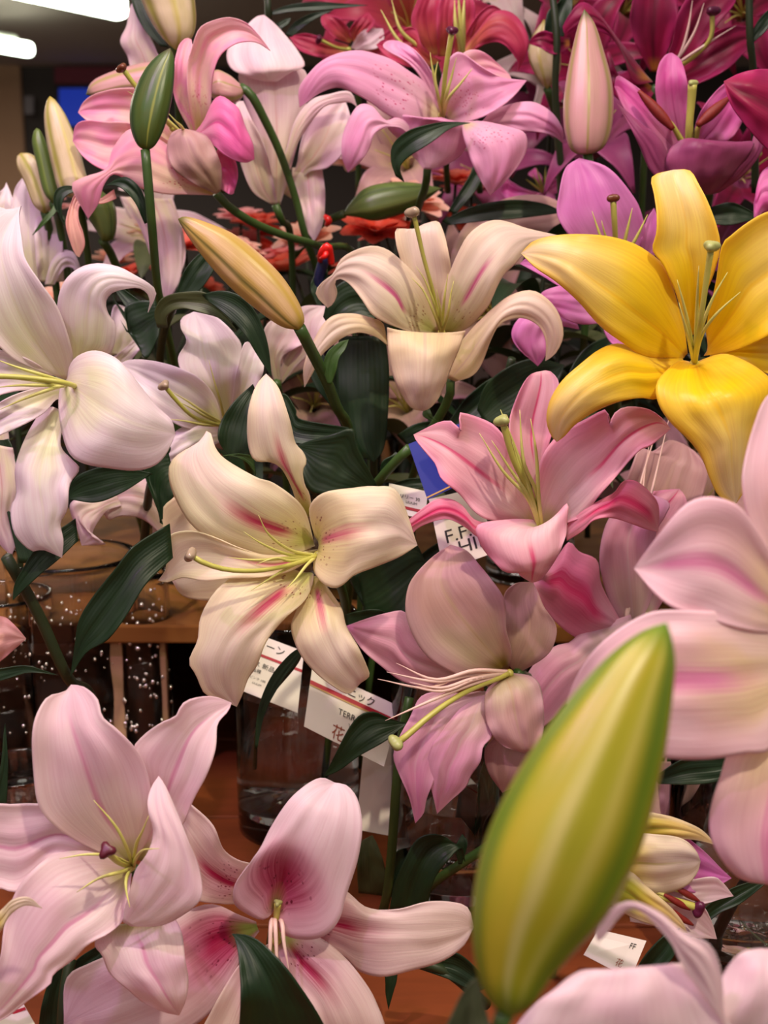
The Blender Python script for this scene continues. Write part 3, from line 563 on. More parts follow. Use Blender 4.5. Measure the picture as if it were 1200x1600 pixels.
lily('peach lily petal reaching in at the left edge above the vases', .72, None, [
 ('apricot', '-60,960 -30,960 5,964 18,972 30,985', '-60,1060 -20,1048 5,1030 25,1012', '41,998', [0,.2,.2,0], dict(cup=-.4))], throat=(-60,1000), stem='-58,1005,.73 -60,1200,.80')
lily('dim ivory petals hanging at the very left edge under the leftmost white lily', .80, None, [
 ('shell', '-30,690 -25,760 -15,820 0,850', '20,700 32,760 22,810 28,840', '18,868', [0,.3,.1,-.4], dict(cup=-.5)),
 ('shell', '-40,640 -30,700 -20,760', '10,650 15,700 12,760', '5,790', [-.6,-.4,-.6], dict(cup=-.4))], throat=(-20,650), stem='-20,655,.82 -30,760,.9 -20,900,1.0')
lily('small curled cream petal lily at the left edge in front of the pale pink lily', .56, None, [
 ('butter', '-30,1450 5,1420 20,1406 45,1402', '-30,1480 0,1455 15,1430 40,1415', '66,1419', [0,.3,.3,0], dict(cup=-.3))], throat=(-30,1460), stem='-28,1462,.57 -40,1650,.64')
# ------------------------------------------------------------------ top of the picture
lily('orchid pink lily with speckled throat and upright pistil, top centre', .90, None, [
 ('orchid_plain', '680,180 662,130 640,100 610,82 598,72 606,64', '695,175 682,130 670,105 655,85 640,72', '622,64', [-3,-1.6,-.8,-1.6], dict(o=-.8)),
 ('peach', '690,178 706,120 718,90 735,78 760,84', '704,182 745,150 775,132 800,130', '795,116', [-3,-1.6,-1,-1.6], dict(o=-.9)),
 ('orchid_plain', '748,196 770,174 805,161 835,160 862,176 878,200', '752,205 780,200 812,204 845,207 865,213', '880,224', [-1.6,-.2,.5,.2,-1], dict(o=-.7, cup=-.6)),
 ('orchid', '698,184 686,140 698,98 712,82 725,84 752,104 785,121', '702,190 720,192 745,186 775,172 803,150', '823,126', [-3,-1,0,.2,-.6], dict(cup=.4, o=-.2, M='700,186 735,150 780,135 823,126')),
 ('orchid_plain', '662,264 648,246 628,222 606,200 608,186 628,180 660,184', '676,264 700,256 722,240 733,215 728,196', '690,184', [-2.4,-1.6,-.6,.4,-.4], dict(cup=-.9, o=-.3)),
 ('orchid_plain', '645,196 620,184 602,188 581,166 561,164 546,184 535,215 535,247', '640,212 625,200 604,199 585,210 577,232 562,254', '544,269', [-1.4,.2,.7,.5,-.8], dict(cup=-.4, o=.1)),
 ('orchid', '688,170 664,130 640,112 615,95 592,86 561,79 527,84 501,97 482,116 467,139', '690,192 659,196 625,188 602,177 580,161 550,144 527,137 501,145 482,158', '468,168', [-3,-1,.2,.9,.6,-.8], dict(M='688,182 650,155 600,128 550,108 505,112 468,168', cup=-.5)),
 ('orchid', '722,196 724,212 730,232 738,256 752,284', '728,190 756,190 794,198 820,208 823,232 810,259 788,285', '766,305', [-1,.6,.8,.3,-.8], dict(cup=-.7, o=.3)),
 ], throat=(692,184), tz=-2.2, pistil='690,180,-2 693,150,.2 696,112,1.6 702,75,2.6 706,50,3.2', stig='plum', sr=.0042, fr=.0015,
 stam=['682,140,.6 676,110,1.6 672,82,2.2', '684,150,.6 680,120,1.6 684,96,2', '697,150,.6 706,118,1.6 713,90,2.2', '700,155,.6 720,130,1.6 738,107,2'],
 stem='668,262,.935 665,290,.95 655,320,.98 640,380,1.05 600,600,1.15',
 leaves=[('618,275 611,252 614,225 640,203 681,192 706,190', '632,285 625,262 640,244 670,225 700,203 718,196', '735,192', [-.8,-.2,.4,.2,-.4], dict(D=.88, cup=.4))])
lily('peach pink lily with one hot pink petal, top left behind the dark green bud', .86, None, [
 ('peach', '300,210 275,160 270,120 278,75 290,60', '312,205 298,150 299,110 302,80', '299,62', [-3,-2,-1,-1.4], dict(o=-1.2)),
 ('peach', '280,215 260,180 225,142 187,138 150,146 130,160', '270,240 220,215 175,200 150,196 135,188', '122,176', [-3,-1.6,-.8,-1.2], dict(o=-.9, cup=.6)),
 ('peach', '285,235 240,205 200,192 165,190 135,188 118,196', '275,262 225,268 187,264 161,265 131,246', '114,221', [-2.6,-1,-.3,-.8], dict(o=-.5, cup=.5)),
 ('peach_hot', '338,270 337,240 350,225 362,235 372,270', '345,295 352,300 360,304', '365,302', [-2,-1,-.6,-1], dict(o=-.9)),
 ('peach', '304,215 296,170 292,130 293,100 300,75 311,45 330,33 356,27 382,34 402,52', '322,208 328,187 330,150 334,112 345,86 367,69 388,65 405,68', '422,79', [-2.8,-1,-.2,.6,.6,-.8], dict(cup=.5)),
 ('peach_hot', '305,206 318,190 332,160 345,150 362,160 374,172 384,200 395,225', '307,214 330,224 350,242 368,251 384,254', '397,249', [-2,0,.8,.6,-.4], dict(cup=-.5, o=.2, n=28)),
 ('peach', '338,302 300,262 255,222 208,200 178,230 166,264 131,277 112,292', '330,305 290,304 255,303 215,292 180,272 163,288 154,318', '138,342', [-2,-.6,.4,.8,.8,-.4], dict(cup=-.5, n=36)),
 ('dusty_shaded', '337,303 300,285 270,262 261,235 266,212 277,203', '345,298 346,265 338,238 325,215 308,206', '290,202', [-2,-.4,.3,.2,-.5], dict(cup=-.6, o=.5)),
 ('apricot', '178,296 150,312 122,300 108,325 103,352 112,385 120,400', '182,310 160,318 128,318 122,340 130,365 132,385', '124,402', [-1,-.4,0,0,-.6], dict(o=-.6)),
 ], throat=(300,225), tz=-2, pistil='270,200,-1.5 240,165,.6 216,140,1.8 192,108,2.6', stig='brown', sr=.0040, fr=.0013,
 stam=['270,195,0 240,170,1 200,143,1.6', '285,200,.4 275,190,1.4 264,178,1.8'],
 stem='338,302,.89 360,325,.90 400,350,.92 450,370,.95 500,385,.99 560,420,1.06 560,700,1.15')
lily('ivory lily with a trumpet body, between the peach pink and the orchid pink lilies', .97, None, [
 ('shell', '440,300 462,262 472,215 490,170 520,152', '455,310 482,270 512,262 538,235 548,190', '540,158', [-3,-1.4,-.8,-1.4], dict(o=-.8)),
 ('shell', '456,262 460,310 472,345 480,362', '503,262 508,300 506,340 500,362', '491,377', [-1.8,-1,-1,-1.6], dict(o=-1.1, cup=-.4)),
 ('shell', '422,318 395,300 378,262 368,220 362,180 370,160', '434,320 424,270 412,225 395,190', '380,158', [-2,-.6,.2,-.4], dict(o=-.1)),
 ('shell', '425,320 410,260 395,200 380,150 376,110', '438,320 455,260 470,205 480,150 476,110', '430,98', [-2,-.6,0,-.4], dict(cup=-.9, o=-.3)),
 ('shell', '440,262 447,235 462,187 486,157 512,148 546,143', '450,270 458,240 476,205 505,168 531,161 547,160', '558,167', [-1.4,-.2,.6,.4,-.6], dict(cup=-.5, o=.2)),
 ('mist', '412,127 385,119 362,108 354,88 362,62 380,45 400,27', '432,128 455,113 476,103 467,82 450,60 430,38', '413,24', [.2,1.0,.6,-.4,-1.4], dict(cup=-.5, o=.3)),
 ], throat=(430,318), stem='430,320,.99 440,345,1.0 455,380,1.04 460,600,1.12')
lily('magenta lily with two rust anthers and a green pistil, top right under the ruby lily', .88, None, [
 ('magenta', '1058,230 1036,190 1024,145 1029,103 1040,86', '1075,225 1076,180 1074,130 1064,95', '1050,83', [-3,-1.4,-.4,-1], dict(o=-.8, cup=.4)),
 ('magenta', '1060,225 1033,180 1007,147 987,130 965,118', '1055,245 1027,228 1000,202 975,170', '960,135', [-3,-1,-.2,-.6], dict(o=-.3, cup=.4)),
 ('magenta', '1082,225 1090,185 1112,150 1142,125', '1100,230 1140,218 1160,190 1168,160', '1170,128', [-3,-1,-.2,-.8], dict(o=-.4, cup=.4)),
 ('magenta_dark', '1095,302 1055,262 1032,218 1005,196 982,176', '1085,303 1042,288 1016,266 998,225 980,190', '962,160', [-2,-.2,.8,.2], dict(cup=-.5)),
 ('magenta_dark', '1115,303 1142,270 1170,235 1180,205', '1125,300 1160,275 1188,240 1195,210', '1192,190', [-2,-.4,.4,0], dict(cup=-.5, o=-.3)),
 ('magenta_dark', '1100,304 1060,290 1042,262 1044,238 1058,222 1078,216', '1114,303 1148,268 1172,238 1178,222 1155,222 1125,221', '1098,221', [-2,0,.9,1.0,.4], dict(cup=-1.0, o=.3)),
 ], throat=(1080,245), tz=-1.2, pistil='1078,240,-1 1077,200,.4 1080,160,1.2 1082,132,1.8', stig='green', sr=.0035, fr=.0024,
 stam=['1060,212,0 1050,195,.6 1035,175,1.0', '1088,212,0 1092,198,.6 1110,178,1.2'], fil=STYLE, stem='1108,302,.91 1105,330,.94 1090,450,1.0 1080,700,1.1')
for (a, b, z_) in (((998,142), (1052,202), .9), ((1140,152), (1090,196), 1.1)):
    r_ = [o for o in COL.objects if o.name.startswith('lily') and o.type == 'EMPTY'][-1]
    pts = [W(a[0]+(b[0]-a[0])*k, a[1]+(b[1]-a[1])*k, .88-z_/100) for k in (0, .2, .7, 1)]
    tube('anther', pts, [.0014, .0038, .0042, .002], ANTH, r_, 10, 16, root=r_)
lily('deep ruby lily, largest of the dark red ones, top right corner', .98, None, [
 ('ruby', '1010,118 965,60 930,15 905,5 880,40', '1020,128 990,130 975,90 955,58 920,45 895,50', '884,56', [-3,-.8,.3,.4,-.6], dict(cup=-.5, n=30)),
 ('ruby', '1016,112 990,60 985,20 1000,-30', '1030,112 1050,60 1060,20 1050,-30', '1025,-60', [-3,-1.2,-.4,-1], dict(cup=.5, o=-.7)),
 ('ruby', '1030,110 1050,70 1060,20 1090,-20', '1040,120 1080,100 1120,40 1150,0', '1140,-40', [-3,-1,-.2,-.8], dict(cup=.5, o=-.4)),
 ('ruby', '1035,115 1075,90 1110,55 1145,40 1175,45', '1035,135 1065,138 1105,125 1140,105 1165,80', '1190,60', [-2.6,-.6,.2,-.6], dict(cup=.5)),
 ('ruby', '1005,125 985,110 965,115 950,80', '1025,140 1010,160 985,165 960,150', '940,130', [-2.4,-1.4,-1.4,-2], dict(cup=-.4, o=-1)),
 ('ruby', '890,60 870,55 850,48 835,55', '890,75 865,85 845,75', '825,68', [-2,-1.4,-1.2,-1.8], dict(o=-1)),
 ], throat=(1030,122), tz=-2, pistil='1040,115,-1.6 1080,92,.2 1110,60,1.6 1113,20,2.4', stig='plum', sr=.0055, fil=FILP, fr=.0014,
 stam=['1060,90,.2 1085,50,1.4 1100,5,2', '1060,90,.2 1075,45,1.4 1082,0,2', '1065,95,.2 1110,65,1.4 1150,40,2'],
 stem='1025,135,1.01 1010,200,1.04 1000,400,1.1 990,700,1.2')
lily('crimson lily sliced by the right edge, its pointed tip aimed left', .80, None, [
 ('ruby', '1260,150 1225,115 1190,108 1155,115', '1260,260 1225,255 1190,225 1160,190 1140,160', '1131,127', [-1,0,.3,-.2], dict(cup=-.6)),
 ('magenta', '1260,260 1220,255 1190,270', '1260,350 1220,345 1195,330 1180,345', '1178,318', [-1.2,-.6,-.4,-.8], dict(cup=-.5, o=-.8)),
 ], throat=(1255,220), stem='1258,225,.82 1275,500,.9')
lily('violet pink lily peeking out behind the yellow lily, slim green pistil', .84, None, [
 ('violet', '955,420 905,385 872,340 874,300 884,262', '980,418 1008,380 1003,335 985,300 950,262', '905,247', [-3,-1.2,-.4,-1], dict(cup=.5, o=-.6)),
 ('violet', '985,420 1000,380 1010,345', '1005,420 1028,390 1030,350', '1022,325', [-3,-1.4,-.8], dict(o=-.8)),
 ('violet', '960,440 910,420 860,405 830,400', '955,470 915,455 880,450 845,430', '812,412', [-2.4,-1,-.4,-1], dict(o=-.3)),
 ('violet', '950,455 920,445 885,445 850,455', '960,500 930,506 900,505 868,490', '842,470', [-2,-.4,.2,-.4], dict(cup=-.5)),
 ('violet', '900,500 870,490 820,492 800,515 806,540', '905,515 875,510 860,520 855,545 850,560', '840,572', [-2,-1,-.6,-1.2], dict(cup=-.4, o=-.6)),
 ('violet', '975,460 990,500 985,540', '940,470 945,520 965,545', '985,560', [-2,-1,-1], dict(o=-1)),
 ], throat=(965,430), tz=-2.2, pistil='965,425,-2 962,380,0 960,345,1.2 958,312,1.8', stig='brown', sr=.0042, fr=.0016,
 stam=['955,395,0 945,365,1 940,345,1.4', '950,400,0 940,375,1 925,330,1.4', '972,395,0 980,360,1 988,325,1.4', '978,400,0 995,370,1 1012,335,1.4'], fil=STYLE,
 stem='970,440,.88 975,500,.92 960,700,1.05')
lily('small magenta-purple lily far back beneath the orchid pink lily', 1.12, None, [
 ('magenta', '845,302 820,295 800,285 790,280', '845,312 820,310 800,318', '782,300', [-1,0,.2,-.4], {}),
 ('magenta', '845,298 835,280 825,272', '850,300 848,285 846,275', '836,262', [-1,-.3,-.6], {}),
 ('magenta', '852,300 860,285 872,278', '856,308 872,300 880,295', '880,280', [-1,-.3,-.6], {}),
 ('magenta', '838,302 830,310 832,318', '862,300 868,308 862,318', '848,324', [-.8,.2,-.2], dict(cup=-.4)),
 ], throat=(850,302), tz=-1, stam=['842,290,0 832,272,.6', '846,288,0 838,262,.6', '852,288,0 852,262,.6', '840,294,0 822,280,.6'], fil=STYLE, fr=.0012, stem='850,312,1.14 850,420,1.2')
lily('small coral lily with narrow petals, top, left of the ruby pair', 1.10, None, [
 ('coral', '545,70 515,62 480,52 460,55', '540,85 510,90 485,86 465,76', '452,58', [-1,0,.3,-.2], {}),
 ('coral', '545,68 520,58 503,38 502,26', '552,62 545,45 530,28 518,24', '508,22', [-1,-.2,.1,-.4], {}),
 ('coral', '552,65 545,50 560,28', '560,68 575,50 586,35', '576,20', [-1,-.3,-.1,-.5], {}),
 ('mist', '548,75 560,55 575,45', '560,80 590,75 600,60', '598,45', [-1,-.2,-.6], {}),
 ('coral', '556,72 590,60 620,40', '560,84 600,82 630,65', '640,45', [-1,0,-.6], dict(o=-.5)),
 ], throat=(552,75), tz=-1, pistil='545,78,0 525,74,1 500,62,1.4', stig='plum', sr=.004, stem='555,85,1.12 560,150,1.15 560,300,1.2')
lily('coral red lily with long filaments, rising behind the orchid pink lily', 1.0, None, [
 ('coral', '672,88 650,60 643,30 652,0 665,-20', '690,85 690,50 688,20 690,0', '680,-30', [-2,-.8,-.3,-.8], dict(o=-.3)),
 ('coral', '684,88 683,50 684,10', '706,88 714,50 716,10', '706,-25', [-2,-.6,-.2,-.8], dict(cup=.5)),
 ('coral', '668,92 645,80 620,70 600,62', '668,100 640,105 615,95 600,85', '588,70', [-2,-.6,-.2,-.8], {}),
 ('coral', '690,95 660,72 650,45 632,45 628,60', '670,105 650,95 635,88', '640,75', [-1,0,0,-.4], {}),
 ], throat=(680,96), tz=-1.5, fil=FILA, stam=['650,70,0 625,45,1 612,0,1.4', '645,80,0 620,60,1 595,15,1.4'], fr=.0018, stem='680,100,1.03 690,150,1.06 700,300,1.15')
lily('hot crimson lily with pink edges and yellow-green filaments, top, right of the coral red lily', .99, None, [
 ('coral', '715,90 725,60 745,25 768,8 790,22', '725,95 760,65 775,40 790,30', '800,40', [-2,-1,-.4,-.8], dict(o=-.6)),
 ('coral', '722,80 745,50 770,20 795,18 815,35 826,62 822,85', '725,95 745,75 772,66 790,72 805,90 810,100', '808,112', [-2,-.4,.5,.5,-.6], dict(cup=-.4)),
 ('coral', '712,88 705,50 712,10', '725,82 738,50 742,10', '728,-30', [-2,-1,-.4,-.8], dict(o=-.7)),
 ], throat=(722,90), tz=-1.5, fil=FILA, stam=['720,60,0 718,20,1 716,-10,1.4', '724,60,0 724,30,1 726,-10,1.4', '718,65,0 712,40,1 710,0,1.4'], fr=.0022, stem='722,95,1.01 735,150,1.04 750,300,1.12')
lily('brown-pink lily with shade in its colour, behind the right petals of the streaked cream lily', .98, None, [
 ('dusty_shaded', '700,420 715,370 750,330 800,308 850,306', '720,450 770,400 830,370 870,360', '892,325', [-2,-1,-.6,-1], dict(cup=-.4)),
 ('dusty_shaded', '800,360 840,345 880,345', '790,400 840,395 880,380', '905,362', [-1.6,-1,-.8], dict(o=-.4)),
 ('dusty_shaded', '690,470 700,430 712,400', '720,470 735,430 740,400', '722,380', [-1.6,-1,-.8], dict(o=-.4)),
 ], throat=(708,440), stem='708,440,1.0 715,600,1.08')
lily('white lily far left behind the leftmost white lily, upright petals', .98, None, [
 ('white', '20,440 15,380 22,300 45,268', '90,440 75,380 72,320 62,290', '50,262', [-1,0,.3,-.6], dict(cup=.4)),
 ('white', '60,440 55,390 55,345', '100,440 98,390 96,345', '78,330', [-1,0,.3,-.2], dict(cup=.3, o=.3)),
 ('white', '70,445 80,410 95,392 115,395', '85,445 100,420 112,418 120,425', '126,420', [-.5,.3,.4,-.3], dict(cup=-.4, o=.5)),
 ('white', '-20,340 -10,310 5,295', '20,360 25,330 18,305', '10,285', [0,.1,-.4], dict(o=-.3)),
 ], throat=(60,445), stem='62,445,1.0 70,520,1.02 80,700,1.1')
lily('white lily petals showing between the leaves right of the leftmost white lily', .93, None, [
 ('white', '170,555 172,510 178,478 195,480', '200,552 220,525 222,505', '212,485', [-.5,.2,.2,-.3], {}),
 ('white', '175,560 200,540 222,520', '195,575 215,550 228,535', '232,518', [-.5,.2,-.3], dict(o=.3)),
 ], throat=(180,560), stem='182,562,.94 190,700,1.0')
lily('ivory lily seen from the side, its long pale trumpet hanging behind the thin upright stem', 1.02, None, [
 ('shell', '215,310 225,345 235,380 243,420 250,455', '262,310 280,350 285,400 280,440', '262,470', [.2,.4,.2,-.2], dict(cup=-.8)),
 ('shell', '190,308 205,330 225,370', '215,308 235,345 245,400', '245,430', [0,.2,0], dict(cup=-.4, o=-.3)),
 ('shell', '245,312 250,360 262,400', '270,310 285,360 290,400', '282,430', [0,.2,0], dict(cup=-.5, o=-.4)),
 ], throat=(240,305), stem='255,468,1.03 262,520,1.04 280,700,1.1')
lily('ivory petal lily behind the top bud, straight midrib line', 1.0, None, [
 ('shell', '205,120 200,90 188,65 198,40 202,15', '260,110 245,80 230,45 220,15', '206,6', [0,.3,.2,-.3], dict(cup=-.4))],
 throat=(225,120), stem='228,118,1.02 240,180,1.05 255,300,1.12')
lily('dusky pink petal lily hanging below the large pink lily at the right', .80, None, [
 ('dusty_shaded', '1020,1190 1028,1230 1032,1265', '1085,1190 1092,1230 1072,1262 1050,1276', '1036,1284', [0,.3,.2,-.2], dict(cup=-.5))],
 throat=(1050,1180), stem='1050,1182,.82 1040,1300,.9')
# ------------------------------------------------------------------ buds
B_LIME = bud_mat('bud_lime', 'A09C22', 'BDB268', '587E1C', '5E8020', '5C7A18', 'B09C28', rw=.20, gw=.5, rib2='B4AA54')
B_DARK = bud_mat('bud_dark', '46561A', '26401A', '8A8E38', '4A4426', '5A6A20', '3C5A28', gw=.10)
B_PINK = bud_mat('bud_pink', 'BE908A', '8E8238', '9C9050', '46531E', '8A7A34', 'C48C92', gw=.3, rw=.10)
B_GOLD = bud_mat('bud_gold', 'BE9C52', 'AE9034', '5A541C', '5A5A20', 'A08C30', 'CBA67C', gw=.2, rw=.3)
B_PALE = bud_mat('bud_pale', 'CBB98C', 'B4A44A', '9A9630', 'A08E2C', 'A8A030', 'D6C2A4', gw=.34, rw=.2)
B_OLIV = bud_mat('bud_olive', '5A7030', '6E7E3A', '3E5420', '5A6A30', '4A5C24', gw=.14)
bud('big lime green closed bud in the foreground, blurred, pale ridges along it', .315, '761,1561 744,1512 737,1447 742,1381 757,1316 787,1246 831,1171 875,1110 919,1057 962,1014 1006,984', '830,1574 860,1532 901,1486 945,1438 980,1377 1006,1316 1026,1241 1041,1171 1050,1106 1056,1040 1051,1000', (795,1592), (1042,972), B_LIME,
    stem='788,1585,.315 775,1620,.325 750,1700,.36', rot=.232, stemr=.0022, z=(0, -1.5),
    leaves=[('650,1690 690,1620 715,1565 735,1535', '790,1690 780,1650 765,1600', '745,1528', [0,.2,0], dict(D=.36, mat=LEAFB, cup=.2))])
bud('dark green ribbed bud on a tall upright stem, top left', .78, '214,226 204,200 203,170 210,142 224,112 240,92 256,80', '242,228 255,205 265,175 271,140 273,108 272,88', (228,236), (266,75), B_DARK, stem='227,234,.78 232,290,.785 238,360,.80 247,455,.84 262,520,.88 280,620,.94 290,800,1.0', rot=.10, stemr=.0028,
    leaves=[('236,345 222,300 205,280 188,277', '226,350 212,318 195,298 180,290', '166,290', [0,.4,.5,0], dict(D=.80)),
            ('244,470 215,470 195,480 200,520', '250,520 230,560 215,540', '188,500', [0,-.4,-.6], dict(D=.86, o=-.5)),
            ('246,500 225,475 190,450', '236,510 215,500 190,470', '172,440', [0,-.4,-.6], dict(D=.87))])
bud('pale pink upright bud with an olive seam, top right', .86, '893,236 882,205 880,165 885,120 893,80 903,40', '942,232 955,205 959,165 956,125 944,80 930,38', (918,243), (913,14), B_PINK, stem='918,240,.86 922,280,.87 920,420,.95 900,700,1.05', rot=.25)
bud('golden diagonal bud in the middle left, tip pointing up left', .72, '440,510 400,482 360,448 325,410 298,375 283,352', '476,500 466,470 440,430 405,395 365,365 320,346 290,338', (468,516), (278,342), B_GOLD, stem='468,512,.72 485,545,.74 510,595,.77 528,640,.80 545,672,.83 570,800,.92 560,1000,1.0', rot=.347, depthk=.8, stemr=.0034,
    leaves=[('512,600 505,575 512,550 530,535', '518,600 525,580 530,560 540,545', '545,530', [0,.3,.2], dict(D=.76, mat=LEAF2)),
            ('545,668 470,655 462,640 445,615', '550,690 500,695 455,690 435,660', '420,625', [0,-.4,-.6,-.8], dict(D=.80)),
            ('590,760 560,700 552,670 520,678 480,690', '575,770 540,772 505,772 480,760', '462,697', [-.4,.4,.6,.2], dict(D=.78))])
bud('pale yellow upright bud at the left, tallest of the cluster there', .92, '94,300 82,262 72,215 69,180 73,158', '140,298 132,262 122,225 104,182 88,158', (120,312), (78,150), B_PALE, stem='118,308,.92 130,350,.95 150,500,1.0', rot=.3)
bud('slim olive green bud between two pale buds at the left', .94, '68,300 58,260 50,225 52,207', '92,305 84,265 74,228 64,205', (84,320), (57,200), B_OLIV, stem='84,318,.94 95,360,.97 120,520,1.0', rot=.2,
    leaves=[('85,318 78,330 65,345', '92,325 82,338 68,352', '50,368', [0,.4,.1], dict(D=.93, mat=LEAF2)), ('104,340 86,325 86,300 100,290 118,292', '112,372 98,345 98,315 108,303 118,300', '112,294', [0,.3,.5,.3], dict(D=.88, mat=LEAF))])
bud('short yellowish bud, leftmost of the bud cluster', .96, '52,320 38,285 27,262 26,246', '85,318 75,280 62,252 48,240', (70,335), (32,239), B_PALE, stem='70,332,.96 80,380,.98 100,560,1.02', rot=.4)
bud('pinkish green bud cut by the top edge, above the dark green bud', .94, '258,64 240,40 225,10 215,-30', '290,70 304,50 306,15 296,-30', (274,78), (255,-90), B_PALE, stem='274,74,.94 276,110,.97 285,300,1.05', rot=.28,
    leaves=[('250,72 225,45 208,10 200,-30', '264,75 250,50 232,20 222,-10', '195,-60', [0,.1,0,-.2], dict(D=.99))])
bud('pink bud lying sideways behind the peach pink lily', .95, '240,145 190,148 155,152', '240,98 200,104 160,118 142,130', (280,118), (134,148), B_PINK, stem='278,120,.95 320,160,1.0 350,300,1.05', rot=.2)
bud('pinkish bud hooked on a curved stem behind the arching peach petal', .93, '372,128 355,115 335,110', '376,155 362,162 340,160', (384,140), (322,140), B_PINK, stem='376,136,.93 392,148,.93 410,180,.94 438,240,.96 462,310,.98 480,378,1.0 520,480,1.06', rot=.2, stemr=.0032)
bud('dark olive bud lying flat in shadow beneath the orchid pink lily', 1.02, '560,340 590,345 640,330 670,310', '545,320 570,295 610,285 650,286', (535,336), (690,294), B_OLIV, stem='538,334,1.02 500,352,1.04 460,400,1.1', rot=.2)
bud('plump olive and pink bud below the trailing peach petal', .94, '150,360 130,330 120,310', '178,372 182,340 176,315', (160,378), (150,290), B_OLIV, stem='160,376,.94 175,400,.96 200,470,1.0 220,600,1.05', rot=.2)
bud('half hidden pale bud between the ruby lily and the crimson lily', 1.04, '838,120 826,90 830,60', '872,120 876,90 868,55', (855,140), (850,30), B_PALE, stem='855,138,1.04 870,200,1.07 880,400,1.12', rot=.2)
# ------------------------------------------------------------------ leaves on stems filling the bunch
def leafy(label, stem, leaves, r=.0032, mat=None, group=None):
    sp = [W(*p) for p in P(stem)]
    root = empty('leafy_lily_stem', sp[-1], label, 'plant stem', group)
    tube('stem', sp, [r, r, r*1.1], mat or STEMD, root, 10, root=root)
    for lf in leaves: add_leaf(root, lf, lf[4]['D'])
    return root
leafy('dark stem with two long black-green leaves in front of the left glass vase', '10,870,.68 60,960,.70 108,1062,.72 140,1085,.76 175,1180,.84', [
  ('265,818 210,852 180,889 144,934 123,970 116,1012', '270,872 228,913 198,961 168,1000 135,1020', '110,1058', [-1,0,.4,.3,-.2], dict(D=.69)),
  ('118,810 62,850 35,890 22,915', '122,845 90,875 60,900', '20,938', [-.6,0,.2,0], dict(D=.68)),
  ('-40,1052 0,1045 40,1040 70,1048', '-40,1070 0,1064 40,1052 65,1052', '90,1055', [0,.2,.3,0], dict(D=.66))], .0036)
leafy('stem with broad arching leaves between the golden bud and the violet-tinted white lily', '275,470,.80 255,520,.84 250,600,.9 260,800,1.0', [
  ('246,512 241,488 255,465 290,456 330,462', '262,512 262,492 285,482 320,490 350,500', '372,520', [-.6,.2,.6,.5,.2], dict(D=.80, mat=LEAFB)),
  ('315,460 345,454 375,462 400,488 418,535', '322,468 350,490 380,520 402,555', '425,590', [.2,.6,.7,.4,0], dict(D=.79)),
  ('395,600 365,628 344,662 342,690', '402,615 400,660 398,700 385,712', '362,718', [-.4,.1,.2,0], dict(D=.76)),
  ('400,742 385,722 365,713', '396,712 375,709 355,711', '343,713', [-.3,0,.1], dict(D=.735, mat=LEAF2)),
  ('230,505 205,498 180,470', '235,530 210,520 190,490', '170,455', [0,.2,.1], dict(D=.9)),
  ('270,470 290,420 320,390', '285,480 315,450 335,420', '345,385', [-.5,-.3,-.4], dict(D=.86))])
leafy('stem with a wide vertical strap leaf under the streaked cream lily', '560,500,.86 570,560,.88 580,640,.9 590,900,1.0', [
  ('530,525 526,580 530,640 545,700', '602,525 608,580 606,650 600,700', '585,722', [.2,.4,.3,0], dict(D=.86, cup=-.4)),
  ('505,495 515,460 540,438 570,440', '520,520 555,505 580,500', '600,490', [-.2,.2,.3,0], dict(D=.85)),
  ('480,560 490,600 520,640', '500,550 540,590 550,640', '540,680', [0,.1,0], dict(D=.9))])
leafy('stem crossing behind the blue label with small leaves', '640,700,.80 612,728,.81 592,752,.82 560,800,.86 540,960,.94', [
  ('592,750 597,722 612,712', '612,735 622,722 625,712', '618,706', [0,.2,0], dict(D=.82)),
  ('600,760 640,748 670,748', '605,770 640,765 670,760', '690,752', [0,.2,0], dict(D=.83)),
  ('620,680 650,662 690,660', '640,700 680,690 700,690', '735,680', [0,.2,0], dict(D=.88))], .0036, STEM)
leafy('cluster of dark leaves between the streaked middle lily and the dusty pink lily', '600,860,.80 590,900,.82 560,1000,.88 540,1150,.95', [
  ('560,900 580,870 620,850 650,850', '575,985 610,990 640,960 655,930', '665,880', [0,.4,.5,.2], dict(D=.80)),
  ('540,960 560,955 590,952', '545,990 580,985 600,975', '612,962', [0,.2,.1], dict(D=.79)),
  ('545,905 560,895 590,890', '575,960 590,945 605,920', '610,895', [0,.2,.1], dict(D=.83)),
  ('640,900 655,870 700,840', '660,930 690,890 720,860', '742,835', [-.2,0,0], dict(D=.84))])
leafy('green stem with a pointed leaf folding over it, in front of the price cards', '640,1090,.80 630,1140,.80 620,1220,.80 612,1330,.81 604,1400,.82 588,1470,.86 580,1600,.9', [
  ('638,1132 606,1121 584,1112 563,1117 545,1138 524,1178', '645,1128 627,1138 602,1158 560,1182 530,1204', '506,1214', [0,.4,.6,.5,.1], dict(D=.78)),
  ('608,1425 616,1383 634,1340 652,1311 678,1303 703,1313', '668,1415 680,1372 706,1338 722,1325', '727,1347', [0,.4,.6,.5,0], dict(D=.79)),
  ('560,1395 558,1360 562,1320 575,1308', '604,1400 602,1360 592,1325', '582,1305', [-.2,.1,.2,0], dict(D=.83, mat=LEAFB)),
  ('600,1400 605,1360 620,1330', '612,1402 635,1360 645,1340', '650,1322', [-.2,0,0], dict(D=.84))], .0034, STEM)
leafy('short green stem slanting behind the lime bud, with a curled leaf', '770,1318,.80 720,1350,.81 672,1385,.83 620,1450,.88', [
  ('716,1350 712,1325 718,1310', '722,1350 728,1330 730,1315', '722,1303', [0,.2,.1], dict(D=.80)),
  ('738,1330 742,1270 752,1210', '760,1330 775,1270 780,1215', '768,1180', [0,.1,0], dict(D=.84))], .0034, STEM)
